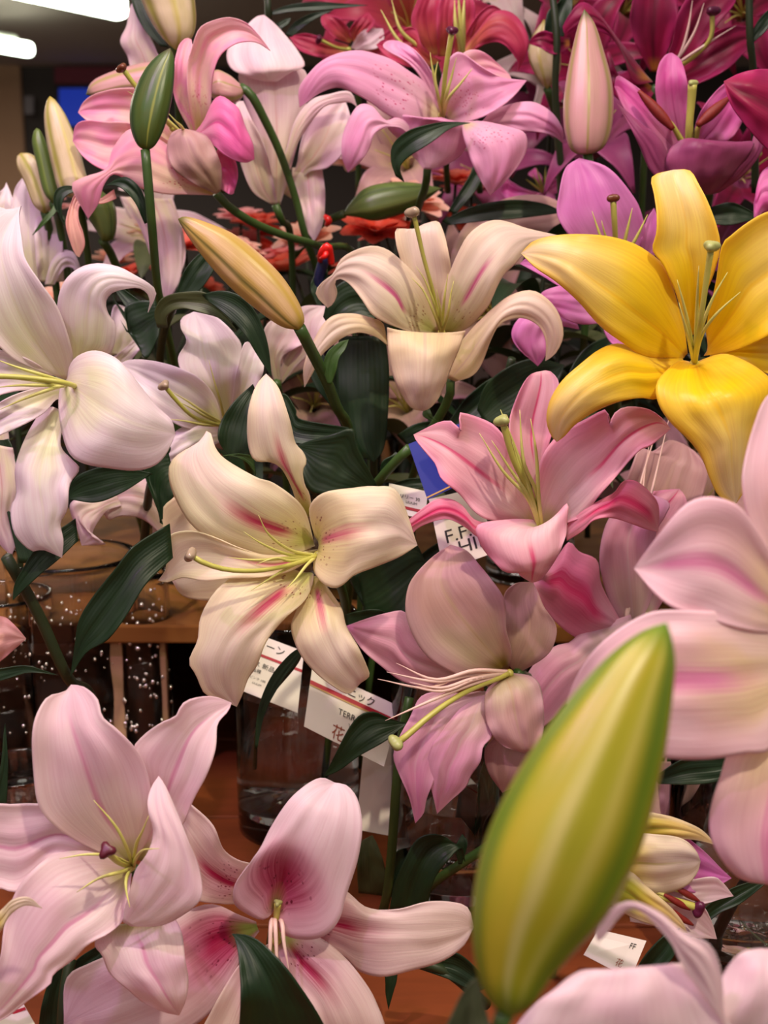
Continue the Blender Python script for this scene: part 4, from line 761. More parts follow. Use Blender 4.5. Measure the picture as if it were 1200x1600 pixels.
leafy('dark leaves low in the middle over the wooden table', '640,1500,.70 700,1520,.70 760,1570,.72', [
  ('640,1500 680,1488 720,1492', '650,1512 700,1530 740,1548', '770,1540', [0,.2,0], dict(D=.70)),
  ('596,1495 602,1530 603,1555', '622,1495 620,1530 612,1560', '607,1578', [0,.1,0], dict(D=.72)),
  ('560,1500 575,1505 590,1500', '565,1515 580,1515 595,1508', '602,1500', [0,.1,0], dict(D=.70))])
leafy('dark leaves at the right between the pink lilies and the half-open cream lily', '1200,1330,.75 1150,1400,.78 1110,1500,.82 1090,1640,.86', [
  ('1020,1215 1070,1185 1120,1182 1160,1184', '1030,1225 1080,1226 1120,1222 1160,1205', '1185,1190', [0,.2,.2,0], dict(D=.60)),
  ('1050,1480 1080,1440 1130,1395 1180,1375', '1075,1470 1120,1430 1160,1410', '1215,1365', [0,.2,.2,0], dict(D=.74)),
  ('985,1530 1010,1490 1040,1460', '1010,1540 1035,1515 1055,1490', '1062,1450', [0,.1,0], dict(D=.62)),
  ('1180,1500 1190,1440 1200,1400', '1230,1500 1230,1440 1225,1400', '1215,1360', [0,.1,0], dict(D=.8))])
leafy('dark leaves behind the left lilies over the vases', '260,700,.78 235,760,.82 225,850,.88', [
  ('262,700 232,705 226,740', '275,760 262,800 250,815', '255,820', [0,0,0], dict(D=.78)),
  ('240,740 180,728 130,738 108,760', '230,745 190,770 150,785', '106,780', [0,-.2,-.4,-.6], dict(D=.76)),
  ('60,880 20,700 0,690', '30,880 0,760 -20,720', '-10,680', [0,-.2,-.4], dict(D=.8)),
  ('370,640 350,640 340,660', '380,600 360,610 345,630', '335,650', [0,0,0], dict(D=.86))])
leafy('dark leaves under the violet pink lily and the yellow lily', '800,560,.90 780,640,.93 760,760,1.0', [
  ('745,640 760,600 800,570 840,560', '760,665 820,640 870,600', '882,570', [0,.1,.1,0], dict(D=.90)),
  ('870,660 890,580 920,540', '900,660 940,600 960,560', '965,520', [0,.1,0], dict(D=.92)),
  ('700,660 730,620 770,590', '715,680 760,650 790,620', '800,590', [0,.1,0], dict(D=.94)),
  ('1130,700 1150,640 1200,600', '1150,720 1190,680 1220,640', '1240,590', [0,.1,0], dict(D=.86)),
  ('690,345 740,322 800,312 850,318', '700,352 760,345 820,340', '880,332', [0,.2,.2,0], dict(D=.95)),
  ('1105,325 1140,316 1165,325', '1110,350 1140,352 1170,345', '1190,340', [0,.2,.1], dict(D=.92))])
leafy('thin dark stems rising behind the ruby lily at the top right', '1170,-20,.92 1172,60,.93 1178,130,.95 1180,300,1.0', [
  ('1172,60 1180,40 1195,20', '1178,66 1195,50 1210,30', '1220,0', [0,.1,0], dict(D=.93))], .003)
leafy('dark upright stem behind the pale pink upright bud', '862,-20,1.0 870,60,1.0 868,150,1.02 880,300,1.06', [
  ('850,60 855,20 875,0', '880,60 890,30 895,0', '885,-30', [0,.1,0], dict(D=1.02)),
  ('700,330 730,280 745,250', '712,335 745,295 760,262', '765,240', [0,.1,0], dict(D=1.04))], .0032)
leafy('narrow leaves across the top above the ivory lily', '418,-30,1.02 420,30,1.02 425,60,1.04 440,300,1.12', [
  ('420,20 450,8 490,3 530,5', '422,24 460,18 500,16 540,12', '575,8', [0,.1,.1,0], dict(D=1.02)),
  ('445,55 460,35 490,20', '455,58 480,38 500,26', '520,16', [0,.1,0], dict(D=1.03)),
  ('425,60 430,40 445,30', '432,60 440,45 450,38', '455,28', [0,.1,0], dict(D=1.02))])
leafy('thin hanging leaf curving in front of the left price card', '475,1010,.78 460,1040,.78 420,1090,.79 402,1140,.81 398,1200,.85', [
  ('398,1170 403,1110 422,1060 450,1025', '402,1170 414,1115 440,1065 466,1028', '474,1008', [0,.1,.2,.1,0], dict(D=.775, cup=.1))], .0014)
leafy('dark leaf behind the bottom left lilies at the table edge', '95,1640,.66 100,1560,.66 110,1500,.67', [
  ('60,1640 62,1590 72,1545 90,1510', '110,1640 105,1580 108,1530', '104,1500', [0,.1,.1,0], dict(D=.68)),
  ('100,1530 120,1500 150,1480', '110,1560 135,1520 160,1500', '175,1470', [0,.1,0], dict(D=.70)),
  ('-20,1250 0,1200 5,1150', '10,1260 12,1210 12,1180', '8,1130', [0,.1,0], dict(D=.66))])
# random foliage deep inside the bunch: one sprig shape copied about
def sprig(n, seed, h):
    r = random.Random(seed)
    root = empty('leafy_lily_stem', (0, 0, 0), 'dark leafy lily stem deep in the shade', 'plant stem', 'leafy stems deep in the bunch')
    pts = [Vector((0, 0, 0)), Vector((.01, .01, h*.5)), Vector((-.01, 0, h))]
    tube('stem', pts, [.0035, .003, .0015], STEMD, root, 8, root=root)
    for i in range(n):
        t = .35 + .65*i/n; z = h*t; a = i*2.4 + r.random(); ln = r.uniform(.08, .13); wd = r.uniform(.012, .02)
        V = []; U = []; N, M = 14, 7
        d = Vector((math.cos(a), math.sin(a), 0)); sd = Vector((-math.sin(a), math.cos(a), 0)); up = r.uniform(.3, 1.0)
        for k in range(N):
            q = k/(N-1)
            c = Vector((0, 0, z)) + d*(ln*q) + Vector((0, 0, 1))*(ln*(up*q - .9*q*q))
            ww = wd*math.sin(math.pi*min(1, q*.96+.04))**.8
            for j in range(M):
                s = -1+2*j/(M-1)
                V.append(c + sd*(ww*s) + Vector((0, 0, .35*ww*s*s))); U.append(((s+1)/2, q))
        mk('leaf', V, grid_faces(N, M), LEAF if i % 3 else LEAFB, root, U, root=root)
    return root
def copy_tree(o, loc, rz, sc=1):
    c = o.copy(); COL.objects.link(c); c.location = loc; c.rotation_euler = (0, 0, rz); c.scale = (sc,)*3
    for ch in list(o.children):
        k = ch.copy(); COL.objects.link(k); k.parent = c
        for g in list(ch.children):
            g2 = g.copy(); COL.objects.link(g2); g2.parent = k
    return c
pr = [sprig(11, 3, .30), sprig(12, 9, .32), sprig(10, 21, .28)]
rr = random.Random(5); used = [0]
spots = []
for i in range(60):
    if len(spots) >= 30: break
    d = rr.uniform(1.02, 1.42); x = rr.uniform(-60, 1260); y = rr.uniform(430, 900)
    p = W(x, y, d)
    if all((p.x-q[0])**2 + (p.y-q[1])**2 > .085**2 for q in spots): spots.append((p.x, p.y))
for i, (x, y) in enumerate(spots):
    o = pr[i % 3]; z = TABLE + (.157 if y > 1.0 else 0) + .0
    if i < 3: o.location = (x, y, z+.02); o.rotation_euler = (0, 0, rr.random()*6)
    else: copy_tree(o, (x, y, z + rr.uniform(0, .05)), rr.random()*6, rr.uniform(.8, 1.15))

# coral and salmon blossoms standing behind
CORM = [petal_mat('blossom_coral', 'F08060', 'F2745C', 'F6907A'), petal_mat('blossom_salmon', 'F6B090', 'F8B8A0', 'FAD0BC'), petal_mat('blossom_red', 'E84A30', 'EA4A34', 'F06A50'), petal_mat('blossom_pink', 'EE8890', 'F2A0A4', 'F4B4B0')]
def blossom(mt, seed):
    r = random.Random(seed); V = []; F = []; U = []
    for ring, (cnt, ln, el) in enumerate(((7, .032, .25), (6, .026, .7), (5, .018, 1.1))):
        for k in range(cnt):
            a = 6.283*k/cnt + ring*.5 + r.uniform(-.15, .15); d = Vector((math.cos(a), math.sin(a), 0)); s_ = Vector((-math.sin(a), math.cos(a), 0)); b0 = len(V)
            for i in range(7):
                q = i/6; c = d*(ln*q*math.cos(el*(1-q*.6))) + Vector((0, 0, ln*q*math.sin(el)*(1.3-.5*q)))
                ww = ln*.36*math.sin(math.pi*(q*.8+.12))
                for j in range(5):
                    s = -1+j/2; V.append(c + s_*(ww*s) + Vector((0, 0, .3*ww*s*s))); U.append(((s+1)/2, q))
            F += [tuple(b0+v for v in f) for f in grid_faces(7, 5)]
    return V, F, U
protos = []
for i in range(4):
    V, F, U = blossom(CORM[i], i)
    root = empty('garden_blossom', (0, 0, 0), ['coral pink many-petalled blossom glowing behind the lily stems', 'pale salmon many-petalled blossom glowing behind the lily stems', 'red-orange many-petalled blossom glowing behind the lily stems', 'dusty pink many-petalled blossom glowing behind the lily stems'][i], 'flower', ['coral blossoms behind the lilies', 'salmon blossoms behind the lilies', 'red blossoms behind the lilies', 'dusty pink blossoms behind the lilies'][i])
    mk('blossom_head', [v + Vector((0, 0, .26)) for v in V], F, CORM[i], root, U, root=root)
    tube('stem', [Vector((0, 0, 0)), Vector((.004, 0, .13)), Vector((0, 0, .262))], [.002, .0018], STEMD, root, 6, root=root)
    protos.append(root)
BL = [(310,352,1.2),(275,360,1.3),(290,330,1.3),(345,345,1.25),(262,395,1.25),(300,385,1.25),(320,410,1.2),(200,372,1.3),(180,390,1.3),(370,330,1.35),(410,360,1.3),(455,420,1.25),
      (520,340,1.2),(545,365,1.2),(575,370,1.2),(560,400,1.2),(600,380,1.25),(530,300,1.3),(560,270,1.3),(620,345,1.2),(660,300,1.3),(680,340,1.25),(700,270,1.2),(720,290,1.2),(725,330,1.3),
      (740,310,1.3),(760,330,1.3),(690,380,1.25),(630,290,1.3),(600,260,1.3),(505,600,1.15),(470,620,1.2),(520,560,1.2),(450,560,1.2),(640,640,1.2),(660,600,1.25),(820,440,1.3),(750,600,1.2),
      (830,250,1.3),(500,270,1.3),(480,390,1.3),(150,400,1.3),(120,390,1.35),(560,430,1.2),(860,600,1.2),(790,560,1.3)]
for i, (x, y, d) in enumerate(BL):
    p = W(x, y, d); k = rr.choice([0, 0, 1, 1, 2, 3, 3]) if i > 3 else i
    loc = (p.x, p.y, p.z-.27)
    if i < 4: protos[i].location = loc; protos[i].rotation_euler = (.35, 0, i)
    else:
        c = copy_tree(protos[k], loc, rr.random()*6, rr.uniform(.8, 1.25)); c.rotation_euler = (rr.uniform(-.2, .5), rr.uniform(-.3, .3), rr.random()*6)

def lily3d(mt, seed, label, group):
    r = random.Random(seed); root = empty('lily', (0, 0, 0), label, 'flower', group)
    for k in range(6):
        a = k*math.pi/3; ln = .10*r.uniform(.92, 1.08); w0 = .021 if k % 2 else .015; d = Vector((math.cos(a), math.sin(a), 0)); sd = Vector((-d.y, d.x, 0)); V = []; U = []; N, M = 22, 11
        for i in range(N):
            t = i/(N-1); rr_ = .004 + ln*(t**1.5)*.92; zz = ln*(.62*math.sin(t*1.9) - .28*t**4) + (.002 if k % 2 else 0)
            ww = w0*math.sin(math.pi*(t**.8*.93+.05))
            for j in range(M):
                s = -1+2*j/(M-1); V.append(d*rr_ + sd*(ww*s) + Vector((0, 0, zz + .25*ww*s*s + .0015*abs(s)**3*math.sin(t*18+k)))); U.append(((s+1)/2, t))
        mk('petal', V, grid_faces(N, M), PM[mt], root, U, root=root, thick=.0008)
    tube('pistil', [Vector((0, 0, .005)), Vector((.003, 0, .04)), Vector((.006, .002, .078))], [.0016, .0013, .0026], STYLE, root, 8, root=root)
    for k in range(6):
        a = k*1.047+.3; tube('stamen', [Vector((0, 0, .005)), Vector((math.cos(a)*.008, math.sin(a)*.008, .035)), Vector((math.cos(a)*.024, math.sin(a)*.024, .062))], [.001, .0008, .0005], FILA, root, 6, root=root)
    tube('stem', [Vector((0, 0, .004)), Vector((0, 0, -.03)), Vector((0, .0, -.16))], [.003, .0028, .003], STEMD, root, 8, root=root)
    return root
BG = [('ruby', 'dark ruby lily, blurred, in the shade at the top right behind the others', 'blurred ruby lilies behind', [(925,120,1.16),(1165,30,1.20),(965,30,1.22),(1080,20,1.24),(1150,290,1.16),(880,40,1.24)]),
      ('magenta_dark', 'dim mauve lily deep in the shade behind the magenta and violet ones', 'dim mauve lilies behind', [(930,245,1.10),(780,300,1.25),(1120,400,1.2),(860,200,1.3)]),
      ('shell', 'pale ivory lily, blurred, far back between the darker ones', 'blurred ivory lilies behind', [(800,10,1.32),(845,130,1.30),(250,380,1.25)]),
      ('dusty_shaded', 'shade-toned brown-pink lily deep behind the stems', 'shade-toned lilies behind', [(640,270,1.16),(780,500,1.15),(640,650,1.12),(490,640,1.14),(1100,820,1.05),(1090,1300,.98)]),
      ('coral', 'coral red lily, blurred, behind the top flowers', 'blurred coral lilies behind', [(600,20,1.3),(640,60,1.24)])]
for mt, lb, gp, pl in BG:
    first = None
    for i, (x, y, d) in enumerate(pl):
        p = W(x, y, d)
        if first is None: first = o = lily3d(mt, i, lb, gp)
        else: o = copy_tree(first, p, 0, 1)
        o.location = p
        if i == 0:
            pass
        q = (camo.location - p).normalized(); q = Vector((q.x + rr.uniform(-.5, .5), q.y, q.z + rr.uniform(.3, .9)))
        o.rotation_euler = q.to_track_quat('Z', 'Y').to_euler(); o.scale = (rr.uniform(.85, 1.1),)*3

# ------------------------------------------------------------------ glass vases on the table
def glass_mat(name, col, rough=0.0, bump=0, bscale=60):
    g = NT(name); b = g.bsdf
    b.inputs['Base Color'].default_value = (*col, 1); b.inputs['Transmission Weight'].default_value = 1
    b.inputs['Roughness'].default_value = rough; b.inputs['IOR'].default_value = 1.45
    if bump:
        tc = g.n('ShaderNodeTexCoord'); vo = g.n('ShaderNodeTexVoronoi'); vo.inputs['Scale'].default_value = bscale
        g.K.new(tc.outputs['Object'], vo.inputs['Vector']); g.bump(vo.outputs['Distance'], bump, .004)
    return g.m
GLASS = glass_mat('clear_glass', (.99, 1, .99)); GLASSB = glass_mat('rippled_glass', (1, .99, .98)); GLINT = plain('glint_metal', 'F6F0E6', .16, metal=.9)
WATER = glass_mat('vase_water', (.99, 1, .99)); WATER.node_tree.nodes['Principled BSDF'].inputs['IOR'].default_value = 1.33
def lathe(name, prof_, c, mat, parent, seg=56):
    V = []; n = len(prof_)
    for (r, z) in prof_:
        for j in range(seg):
            a = 2*math.pi*j/seg; V.append(Vector(c)+Vector((r*math.cos(a), r*math.sin(a), z)))
    return mk(name, V, grid_faces(n, seg, True), mat, parent, root=parent)
def hammered(name, R, H, c, mat, parent, seed):
    V = []; seg, n = 120, 60; t = .0035
    def rad(a, z, r): 
        return r*(1 + (.012*math.sin(z/.011) + .006*pnoise(Vector((math.cos(a)*2, math.sin(a)*2, z*25+seed))))*min(1, z/.02))
    rows = [(R, .002+(H-.002)*i/(n-1), 1) for i in range(n)] + [(R-t, H-(H-.014)*i/24, 0) for i in range(25)]
    rows = [(.0001, 0, 0), (R*.9, 0, 0)] + rows + [(.0001, .012, 0)]
    for r, z, f in rows:
        for j in range(seg):
            a = 2*math.pi*j/seg; q = rad(a, z, r) if f else r
            V.append(Vector(c)+Vector((q*math.cos(a), q*math.sin(a), z)))
    return mk(name, V, grid_faces(len(rows), seg, True), mat, parent, root=parent)
def vase(label, x, y, base_z, R, H, wl, glass=None, group=None, band=0):
    root = empty('glass_vase', (x, y, base_z), label, 'vase', group); t = .003; c = (x, y, base_z)
    pr_ = [(0.0001, 0), (R-.004, 0), (R-.001, .002), (R, .006), (R, .05), (R, H*.5), (R, H-.002), (R-.001, H), (R-t+.001, H), (R-t, H-.002), (R-t, H*.5), (R-t, .020), (R-t-.004, .016), (.0001, .015)]
    if glass: hammered('glass_body', R, H, c, glass, root, x*50)
    else: lathe('glass_body', pr_, c, GLASS, root)
    if wl:
        q = R-t+.0004
        lathe('water', [(.0001, .0165), (q-.004, .0168), (q, .021), (q, wl*.5), (q, wl), (.0001, wl)], c, WATER, root)
    if glass:
        r = random.Random(int(x*1000)+5); V = []; F = []
        for i in range(110):
            an = r.uniform(math.pi*1.05, math.pi*1.95) if R > .03 else r.uniform(math.pi*1.2, math.pi*1.95)
            zz = r.uniform(.02, H*.95); zz = r.choice([zz, H*.9 - r.random()*.03, H*.55 + r.random()*.02]) if R > .03 else zz
            rd = r.uniform(.0006, .0017) * (1.25 if R < .03 else 1); n0 = Vector((math.cos(an), math.sin(an), 0)); cc = Vector(c) + n0*(R*1.008) + Vector((0, 0, zz)); b0 = len(V)
            for ii in range(7):
                for jj in range(10):
                    ph = math.pi*ii/6; th = 2*math.pi*jj/10
                    V.append(cc + Vector((math.sin(ph)*math.cos(th), math.sin(ph)*math.sin(th), math.cos(ph)*1.15))*rd)
            F += [tuple(b0+v for v in f) for f in grid_faces(7, 10, True)]
        o = mk('added_glints', V, F, GLINT, root, root=root); o['kind'] = 'stuff'  # shiny metallic balls added in place of reflected glints on the glass
    return root
def on_table(px, py, z=None):
    """table point under pixel"""
    z = TABLE if z is None else z
    a = W(px, py, 1.0) - camo.location
    k = (z - CAMZ)/a.z
    return camo.location + a*k
p = on_table(460, 1330)
vase('tall clear glass vase half full of water, right of the maroon-knobbed pale lily', p.x, p.y+.05, TABLE, .052, .19, .125)
p = on_table(105, 1235)
vase('rippled glass vase full of glints, left, directly under the long black-green leaf', p.x, p.y+.055, TABLE, .060, .21, .13, GLASSB)
p = on_table(225, 1235)
vase('slim rippled glass vase right of the wide glinting one', p.x, p.y+.03, TABLE, .024, .20, .15, GLASSB)
p = on_table(-5, 1250)
vase('glass vase sliced by the left edge', p.x, p.y+.05, TABLE, .045, .18, .10, GLASSB)
p = on_table(30, 1290)
vase('low round glass bowl at the left edge behind the bottom left lily', p.x, p.y+.01, TABLE, .040, .05, .03)
p = on_table(720, 1460)
vase('glass vase partly hidden by the lime bud', p.x, p.y+.05, TABLE, .050, .19, .09)
p = on_table(1170, 1560)
vase('glass vase at the lower right corner behind the pink petals', p.x, p.y+.05, TABLE, .045, .17, .10)
for lb, x, y in (('glass vase on the wooden riser behind the violet-tinted lily', -.20, 1.16), ('glass vase on the wooden riser behind the streaked middle lily', -.03, 1.14), ('glass vase on the wooden riser behind the dusty pink lily', .15, 1.15), ('glass vase on the wooden riser at the far right', .34, 1.18)):
    vase(lb, x, y, TABLE+.157, .045, .16, .10)

# ------------------------------------------------------------------ price cards and labels
CARD = plain('card_white', 'EFE6DA', .6, 'F4ECE2', 40); CARDB = plain('card_blue', '1C2C8C', .3, '22349A', 30); INK = plain('ink_black', '1C1418', .6)
INKR = plain('ink_red', 'B0142C', .5); INKO = plain('ink_rust', '9A4A30', .6); INKW = plain('ink_white', 'E8E8F0', .6); GOLD = plain('ink_gold', 'C9A060', .5)
def card(name, label, c4, mat, marks, cat='price card', thick=.0008):
    """c4: corners (x,y,depth) top-left, top-right, bottom-right, bottom-left; marks in card units 0..1, 0..1 from the top left"""
    A, B, C_, D_ = [W(*p) for p in c4]
    # make a true flat rectangle-ish board
    root = empty(name, (C_+D_)/2, label, cat)
    nrm = (B-A).cross(D_-A).normalized()
    if nrm.dot(camo.location-A) < 0: nrm = -nrm
    def at(u, v, e=0): return A.lerp(B, u).lerp(D_.lerp(C_, u), v) + nrm*e
    V = [at(0,0), at(1,0), at(1,1), at(0,1)]; V += [v - nrm*thick for v in V]
    mk('card_board', V, [(0,1,2,3), (7,6,5,4), (0,4,5,1), (1,5,6,2), (2,6,7,3), (3,7,4,0)], mat, root, smooth=False, root=root)
    for m_ in marks:
        if m_[0] == 'bar':
            _, u0, v0, u1, v1, mt = m_
            mk('printed_line', [at(u0,v0,.0003), at(u1,v0,.0003), at(u1,v1,.0003), at(u0,v1,.0003)], [(0,1,2,3)], mt, root, smooth=False, root=root)
        else:
            _, s, u, v, h, mt = m_[:6]
            cu = bpy.data.curves.new('t', 'FONT'); cu.body = s; cu.size = 1.0; cu.extrude = 0
            to = bpy.data.objects.new('t', cu); COL.objects.link(to)
            bpy.context.view_layer.update()
            me = bpy.data.meshes.new_from_object(to.evaluated_get(bpy.context.evaluated_depsgraph_get()))
            hv = (D_-A).length; wv = (B-A).length
            vv = [at(u + x.co.x*h*hv/wv, v - x.co.y*h, .0004) for x in me.vertices]
            ff = [tuple(pp.vertices) for pp in me.polygons]
            bpy.data.objects.remove(to); bpy.data.curves.remove(cu); bpy.data.meshes.remove(me)
            if vv: mk('printed_text', vv, ff, mt, root, smooth=False, root=root)
    return root
card('price_card', 'white card with violet tint, left of the two under the middle cream lily', [(385,984,.865), (475,1018,.865), (465,1114,.85), (345,1066,.85)], CARD,
  [('bar', 0, .30, 1, .345, INKR), ('t', 'ーン', .38, .20, .17, INK), ('t', 'ス 新品', .30, .52, .10, INK), ('t', '品種', .30, .62, .07, INK), ('t', 'ピンク 100', .30, .74, .05, INK), ('t', 'LILIUM', .36, .82, .045, INK)])
card('price_card', 'white card with rust flower character, right of the two under the middle cream lily', [(488,1042,.84), (625,1104,.84), (600,1198,.825), (475,1135,.825)], CARD,
  [('bar', 0, .22, 1, .29, INKR), ('bar', 0, .29, 1, .315, GOLD), ('t', 'ニック', .42, .19, .17, INK), ('t', 'TERRAN', .36, .55, .14, INK), ('t', 'WAKA', .50, .70, .12, INK), ('t', '花', .32, .94, .26, INKO), ('t', '3', .58, .90, .16, INK)])
card('paper_card', 'blank white card back standing behind the thin green stem', [(568,1172,.86), (640,1150,.86), (641,1312,.85), (556,1296,.85)], CARD, [], 'card')
card('price_card', 'white card with a red diagonal line between the dusty pink lily and the lime bud', [(722,1212,.86), (768,1250,.86), (755,1334,.85), (712,1286,.85)], CARD,
  [('bar', 0, .18, 1, .22, INKR), ('t', 'シ', .62, .42, .2, INK), ('t', '花', .6, .92, .2, INKO)])
card('flower_label', 'royal blue label with gold border and white lettering behind the ragged rose lily', [(638,694,.775), (735,655,.775), (757,738,.77), (668,781,.77)], CARDB,
  [('bar', 0, .95, 1, .975, GOLD), ('t', 'A', .50, .50, .2, INKW), ('t', 'SI', .44, .70, .2, INKW), ('t', 'LITTLE', .38, .88, .14, INKW)], 'label')
card('price_card', 'small white card with violet print and a red line left of the blue label', [(608,755,.82), (668,768,.82), (665,812,.81), (606,798,.81)], CARD,
  [('bar', 0, .70, 1, .80, INKR), ('t', 'リリー 30', .28, .42, .16, INK), ('t', 'LILIUM', .45, .58, .13, INK)])
card('price_card', 'white handwritten card reading F.F. HIN under the ragged rose lily', [(670,780,.80), (745,762,.80), (776,862,.79), (693,892,.79)], CARD,
  [('t', 'e', .30, .20, .22, INK), ('t', 'F.F.', .14, .66, .26, INK), ('t', 'HIN', .34, .86, .26, INK)])
card('price_card', 'white card with small black print beneath the blurred lime bud', [(935,1452,.76), (1010,1470,.76), (985,1530,.75), (912,1492,.75)], CARD,
  [('t', 'FF', .72, .30, .22, INK), ('t', '花', .60, .85, .25, INKO)])
card('price_card', 'white card with a short red bar and gold line at the lower right', [(1075,1455,.78), (1150,1490,.78), (1140,1560,.77), (1060,1530,.77)], CARD,
  [('bar', 0, .55, 1, .68, INKR), ('bar', 0, .70, 1, .74, GOLD)])
card('price_card', 'white card with red line poking up at the bottom left corner', [(-20,1572,.62), (30,1558,.62), (60,1610,.61), (0,1640,.61)], CARD,
  [('bar', 0, .30, 1, .38, INKR), ('t', '27', .4, .26, .22, INK)])
# twist ties
REDP = plain('ribbon_red', 'E8201C', .3); NAVY = plain('sleeve_navy', '1A1E48', .4)
r_ = empty('twist_tie', W(510,400,.93), 'bright red twist tie knotted on a dark stem left of the streaked cream lily', 'tie')
tube('tie_loop', [W(500,408,.93), W(503,395,.92), (W(512,385,.915)), W(516,398,.92), W(518,412,.925)], [.002, .0032, .003, .0026], REDP, r_, 8, root=r_)
tube('tie_end', [W(512,388,.92), W(508,400,.915), W(500,404,.92)], [.002, .0024, .001], REDP, r_, 8, root=r_)
leafy('dark navy sleeved stem under the bright red twist tie', '512,385,.935 505,410,.935 498,440,.94 505,470,.95 515,560,1.0', [
  ('490,430 485,450 492,470', '512,420 512,450 505,470', '500,482', [0,.1,0], dict(D=.94))], .0045, NAVY)
tag(mk('twist_tie', *tube_data([W(508,338,.98), W(514,345,.975), W(510,352,.98)], [.002, .003, .002], 8, 10)[:2], REDP), 'small orange-red twist tie above the larger bright red one', 'tie')

# ------------------------------------------------------------------ table, riser and the shop
def wood(name, a, b, c, scale=1):
    g = NT(name); tc = g.n('ShaderNodeTexCoord'); mp = g.n('ShaderNodeMapping'); g.K.new(tc.outputs['Object'], mp.inputs[0])
    mp.inputs['Scale'].default_value = (3*scale, 26*scale, 26*scale)
    nz = g.noise(mp.outputs[0], 1.0, 6, .6); n2 = g.noise(tc.outputs['Object'], 5, 3)
    cc = g.mix(g.ss(nz, .3, .7), lin(a), lin(b)); cc = g.mix(g.math('MULTIPLY', g.ss(n2, .4, .7), .5), cc, lin(c))
    g.K.new(cc, g.bsdf.inputs['Base Color']); g.bsdf.inputs['Roughness'].default_value = .52; g.bsdf.inputs['Specular IOR Level'].default_value = .25; g.bump(nz, .25, .001); return g.m
WOOD = wood('orange_wood', '743A1C', '8C4824', '582812'); WOODD = wood('dark_wood', '2A1610', '3A2018', '1C0E0C')
WOODL = wood('riser_panel_wood', 'B89470', 'C8A680', 'A07C58'); WOODR = wood('riser_wood', '8A5A2A', 'A0703A', '6A3C1C'); WOODR.node_tree.nodes['Principled BSDF'].inputs['Specular IOR Level'].default_value = .08; WOODR.node_tree.nodes['Principled BSDF'].inputs['Roughness'].default_value = .7
def box(name, x0, x1, y0, y1, z0, z1, mat, parent=None, bev=.002, root=None):
    V = [(x, y, z) for x in (x0, x1) for y in (y0, y1) for z in (z0, z1)]
    F = [(0,1,3,2), (4,6,7,5), (0,4,5,1), (2,3,7,6), (0,2,6,4), (1,5,7,3)]
    o = mk(name, V, F, mat, parent, smooth=False, root=root)
    if bev: m = o.modifiers.new('bevel', 'BEVEL'); m.width = bev; m.segments = 2
    return o
tb = empty('display_table', (0, .9, 0), 'orange-stained wooden display table carrying all the vases', 'table')
for i in range(9):
    box('table_plank', -1.1, 1.1, .25+i*.17, .25+i*.17+.168, TABLE-.03, TABLE, WOOD, tb, .002, root=tb)
for x in (-1.0, 1.0):
    for y in (.35, 1.7): box('table_leg', x-.03, x+.03, y-.03, y+.03, 0, TABLE-.03, WOODD, tb, .003, root=tb)
rs = empty('wooden_riser', (0, 1.2, TABLE), 'low wooden riser shelf with dark slatted front behind the vases', 'display riser')
box('riser_top', -.9, .9, .985, 1.50, TABLE+.140, TABLE+.157, WOODR, rs, .002, root=rs)
box('riser_back', -.9, .9, 1.48, 1.495, TABLE, TABLE+.140, WOODD, rs, .001, root=rs)
box('riser_panel', -.9, -.198, .995, 1.01, TABLE, TABLE+.140, WOODL, rs, .001, root=rs)
for i in range(7, 16):
    x = -.86+i*.113; box('riser_slat', x, x+.035, 1.00, 1.015, TABLE, TABLE+.140, WOODD, rs, .001, root=rs)

WALL = plain('wall_dark', '2A2422', .8, '342C28', 2); WALLB = plain('wall_tan', '8A6A50', .8, '94745A', 2); CEIL = plain('ceiling_paint', '8A8078', .9, '948A80', 1); FLOOR = plain('floor_vinyl', '5A4A40', .5, '6A584C', 3)
bc = empty('added_counter', (0, 2.2, 0), 'dark counter added behind the flower display to hide the bright floor', 'counter')
box('counter_body', -3.2, 2.6, 2.0, 2.5, 0, 1.02, WALL, bc, .004, root=bc); box('counter_top', -3.25, 2.65, 1.97, 2.53, 1.02, 1.05, WOODD, bc, .004, root=bc)  # added dark block, keeps the lit floor out of the gaps
struct(box('floor', -6, 6, -2, 10, -.05, 0, FLOOR, bev=0)); struct(box('ceiling', -6, 6, 2.9, 10, 2.70, 2.75, CEIL, bev=0))
struct(box('wall_back', -6, 6, 9.0, 9.1, 0, 2.70, WALL, bev=0))
pa = W(36, 200, 8.55)
wl = box('wall_left', -6, pa.x, pa.y, pa.y+.1, 0, 2.70, WALLB, bev=0); struct(wl)
TUBEM = plain('fluorescent_white', 'F4F8EE', .5, emit='F2FAE6', es=14); TUBEG = plain('lamp_housing', 'B8C0B0', .5)
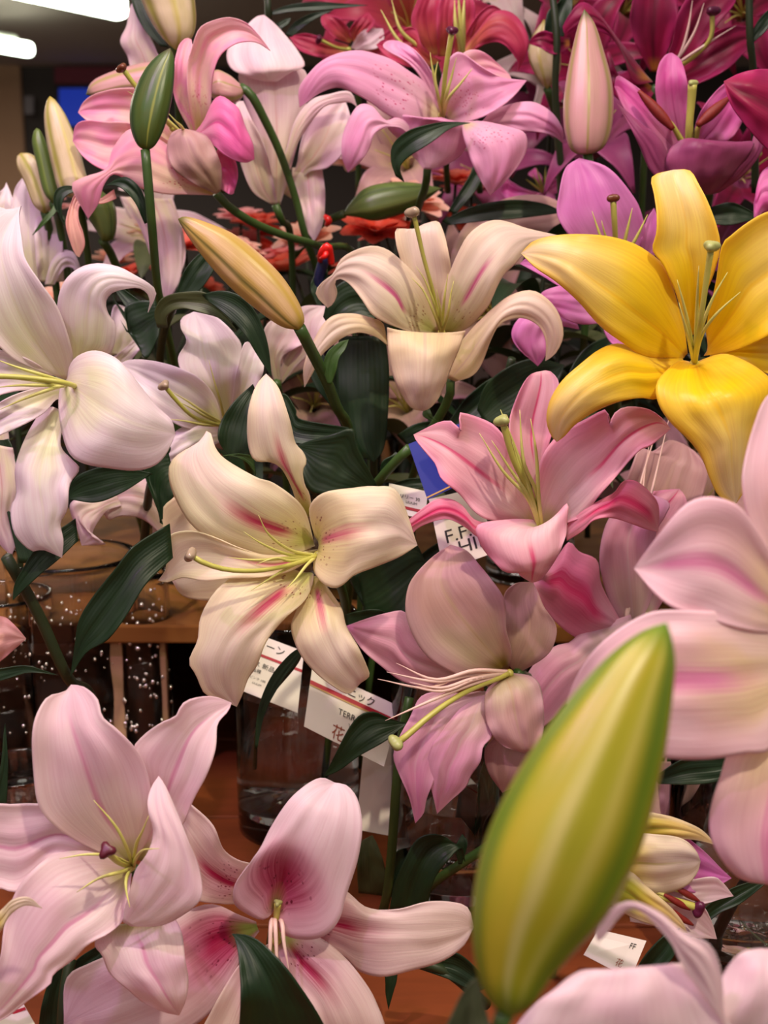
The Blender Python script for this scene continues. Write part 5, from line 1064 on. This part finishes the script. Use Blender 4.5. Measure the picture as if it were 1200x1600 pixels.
def clight(label, px0, py0, px1, py1, d0, d1, hh, ww):
    A = W(px0, py0, d0); B = W(px1, py1, d1)
    root = empty('ceiling_light', (A+B)/2, label, 'ceiling light')
    ax = (B-A); ax.z = 0; axn = ax.normalized(); sd = Vector((-axn.y, axn.x, 0)); zt = 2.70
    def bx(nm, e0, e1, w_, z0, z1, mt):
        V = [q + sd*s*w_ + Vector((0, 0, z_ - q.z)) for q in (A-axn*e0, B+axn*e1) for s in (-1, 1) for z_ in (z0, z1)]
        o = mk(nm, V, [(0,1,3,2), (4,6,7,5), (0,4,5,1), (2,3,7,6), (0,2,6,4), (1,5,7,3)], mt, root, smooth=False, root=root)
        m = o.modifiers.new('bevel', 'BEVEL'); m.width = .03; m.segments = 3
    z0 = A.z - hh/2
    bx('lamp_tube', 0, 0, ww, z0, z0+hh, TUBEM); bx('lamp_housing', -.1, -.1, ww*.5, z0+hh, z0+hh+.03, TUBEG)
clight('bright wide fluorescent ceiling light at the top left corner', -150, -66, 192, 10, 4.76, 5.65, .125, .05)
clight('smaller fluorescent ceiling light below the wide one at the left edge', -140, 46, 50, 78, 6.19, 6.78, .08, .04)
# small round fitting, far blue screen and a red sign on the back wall
tag(ball('ceiling_fitting', W(14, 30, 7.6), .05, plain('fitting_brass', '4A3824', .7), None), 'small round brown ceiling fitting between the two lights', 'fitting')
sc_ = empty('wall_screen', W(130,165,8.4), 'glowing blue screen far back at the upper left', 'screen')
def quad(name, x0, y0, x1, y1, d, mat, root, th=.04):
    A, B, C_, D_ = W(x0,y0,d), W(x1,y0,d), W(x1,y1,d), W(x0,y1,d)
    bk = Vector((0, th, 0)); V = [A, B, C_, D_]; V += [v+bk for v in V]
    return mk(name, V, [(0,3,2,1), (4,5,6,7), (0,1,5,4), (1,2,6,5), (2,3,7,6), (3,0,4,7)], mat, root, smooth=False, root=root)
quad('screen_panel', 92, 138, 175, 196, 8.4, plain('screen_blue', '1C3CC0', .4, emit='2848D8', es=.28), sc_)
quad('screen_frame', 86, 132, 181, 202, 8.42, plain('frame_black', '0C0A10', .5), sc_, .05)
sg = empty('shop_sign', W(130,118,8.4), 'dim dark red sign above the blue screen', 'sign')
quad('sign_board', 85, 104, 220, 130, 8.4, plain('sign_red', '4A1420', .6, emit='50101C', es=.12), sg)
pst = tag(quad('wall_poster', 38, 150, 52, 178, 8.4, plain('poster_grey', '6A6468', .6), None, .02), 'small grey poster at the far left of the dark back wall', 'poster')
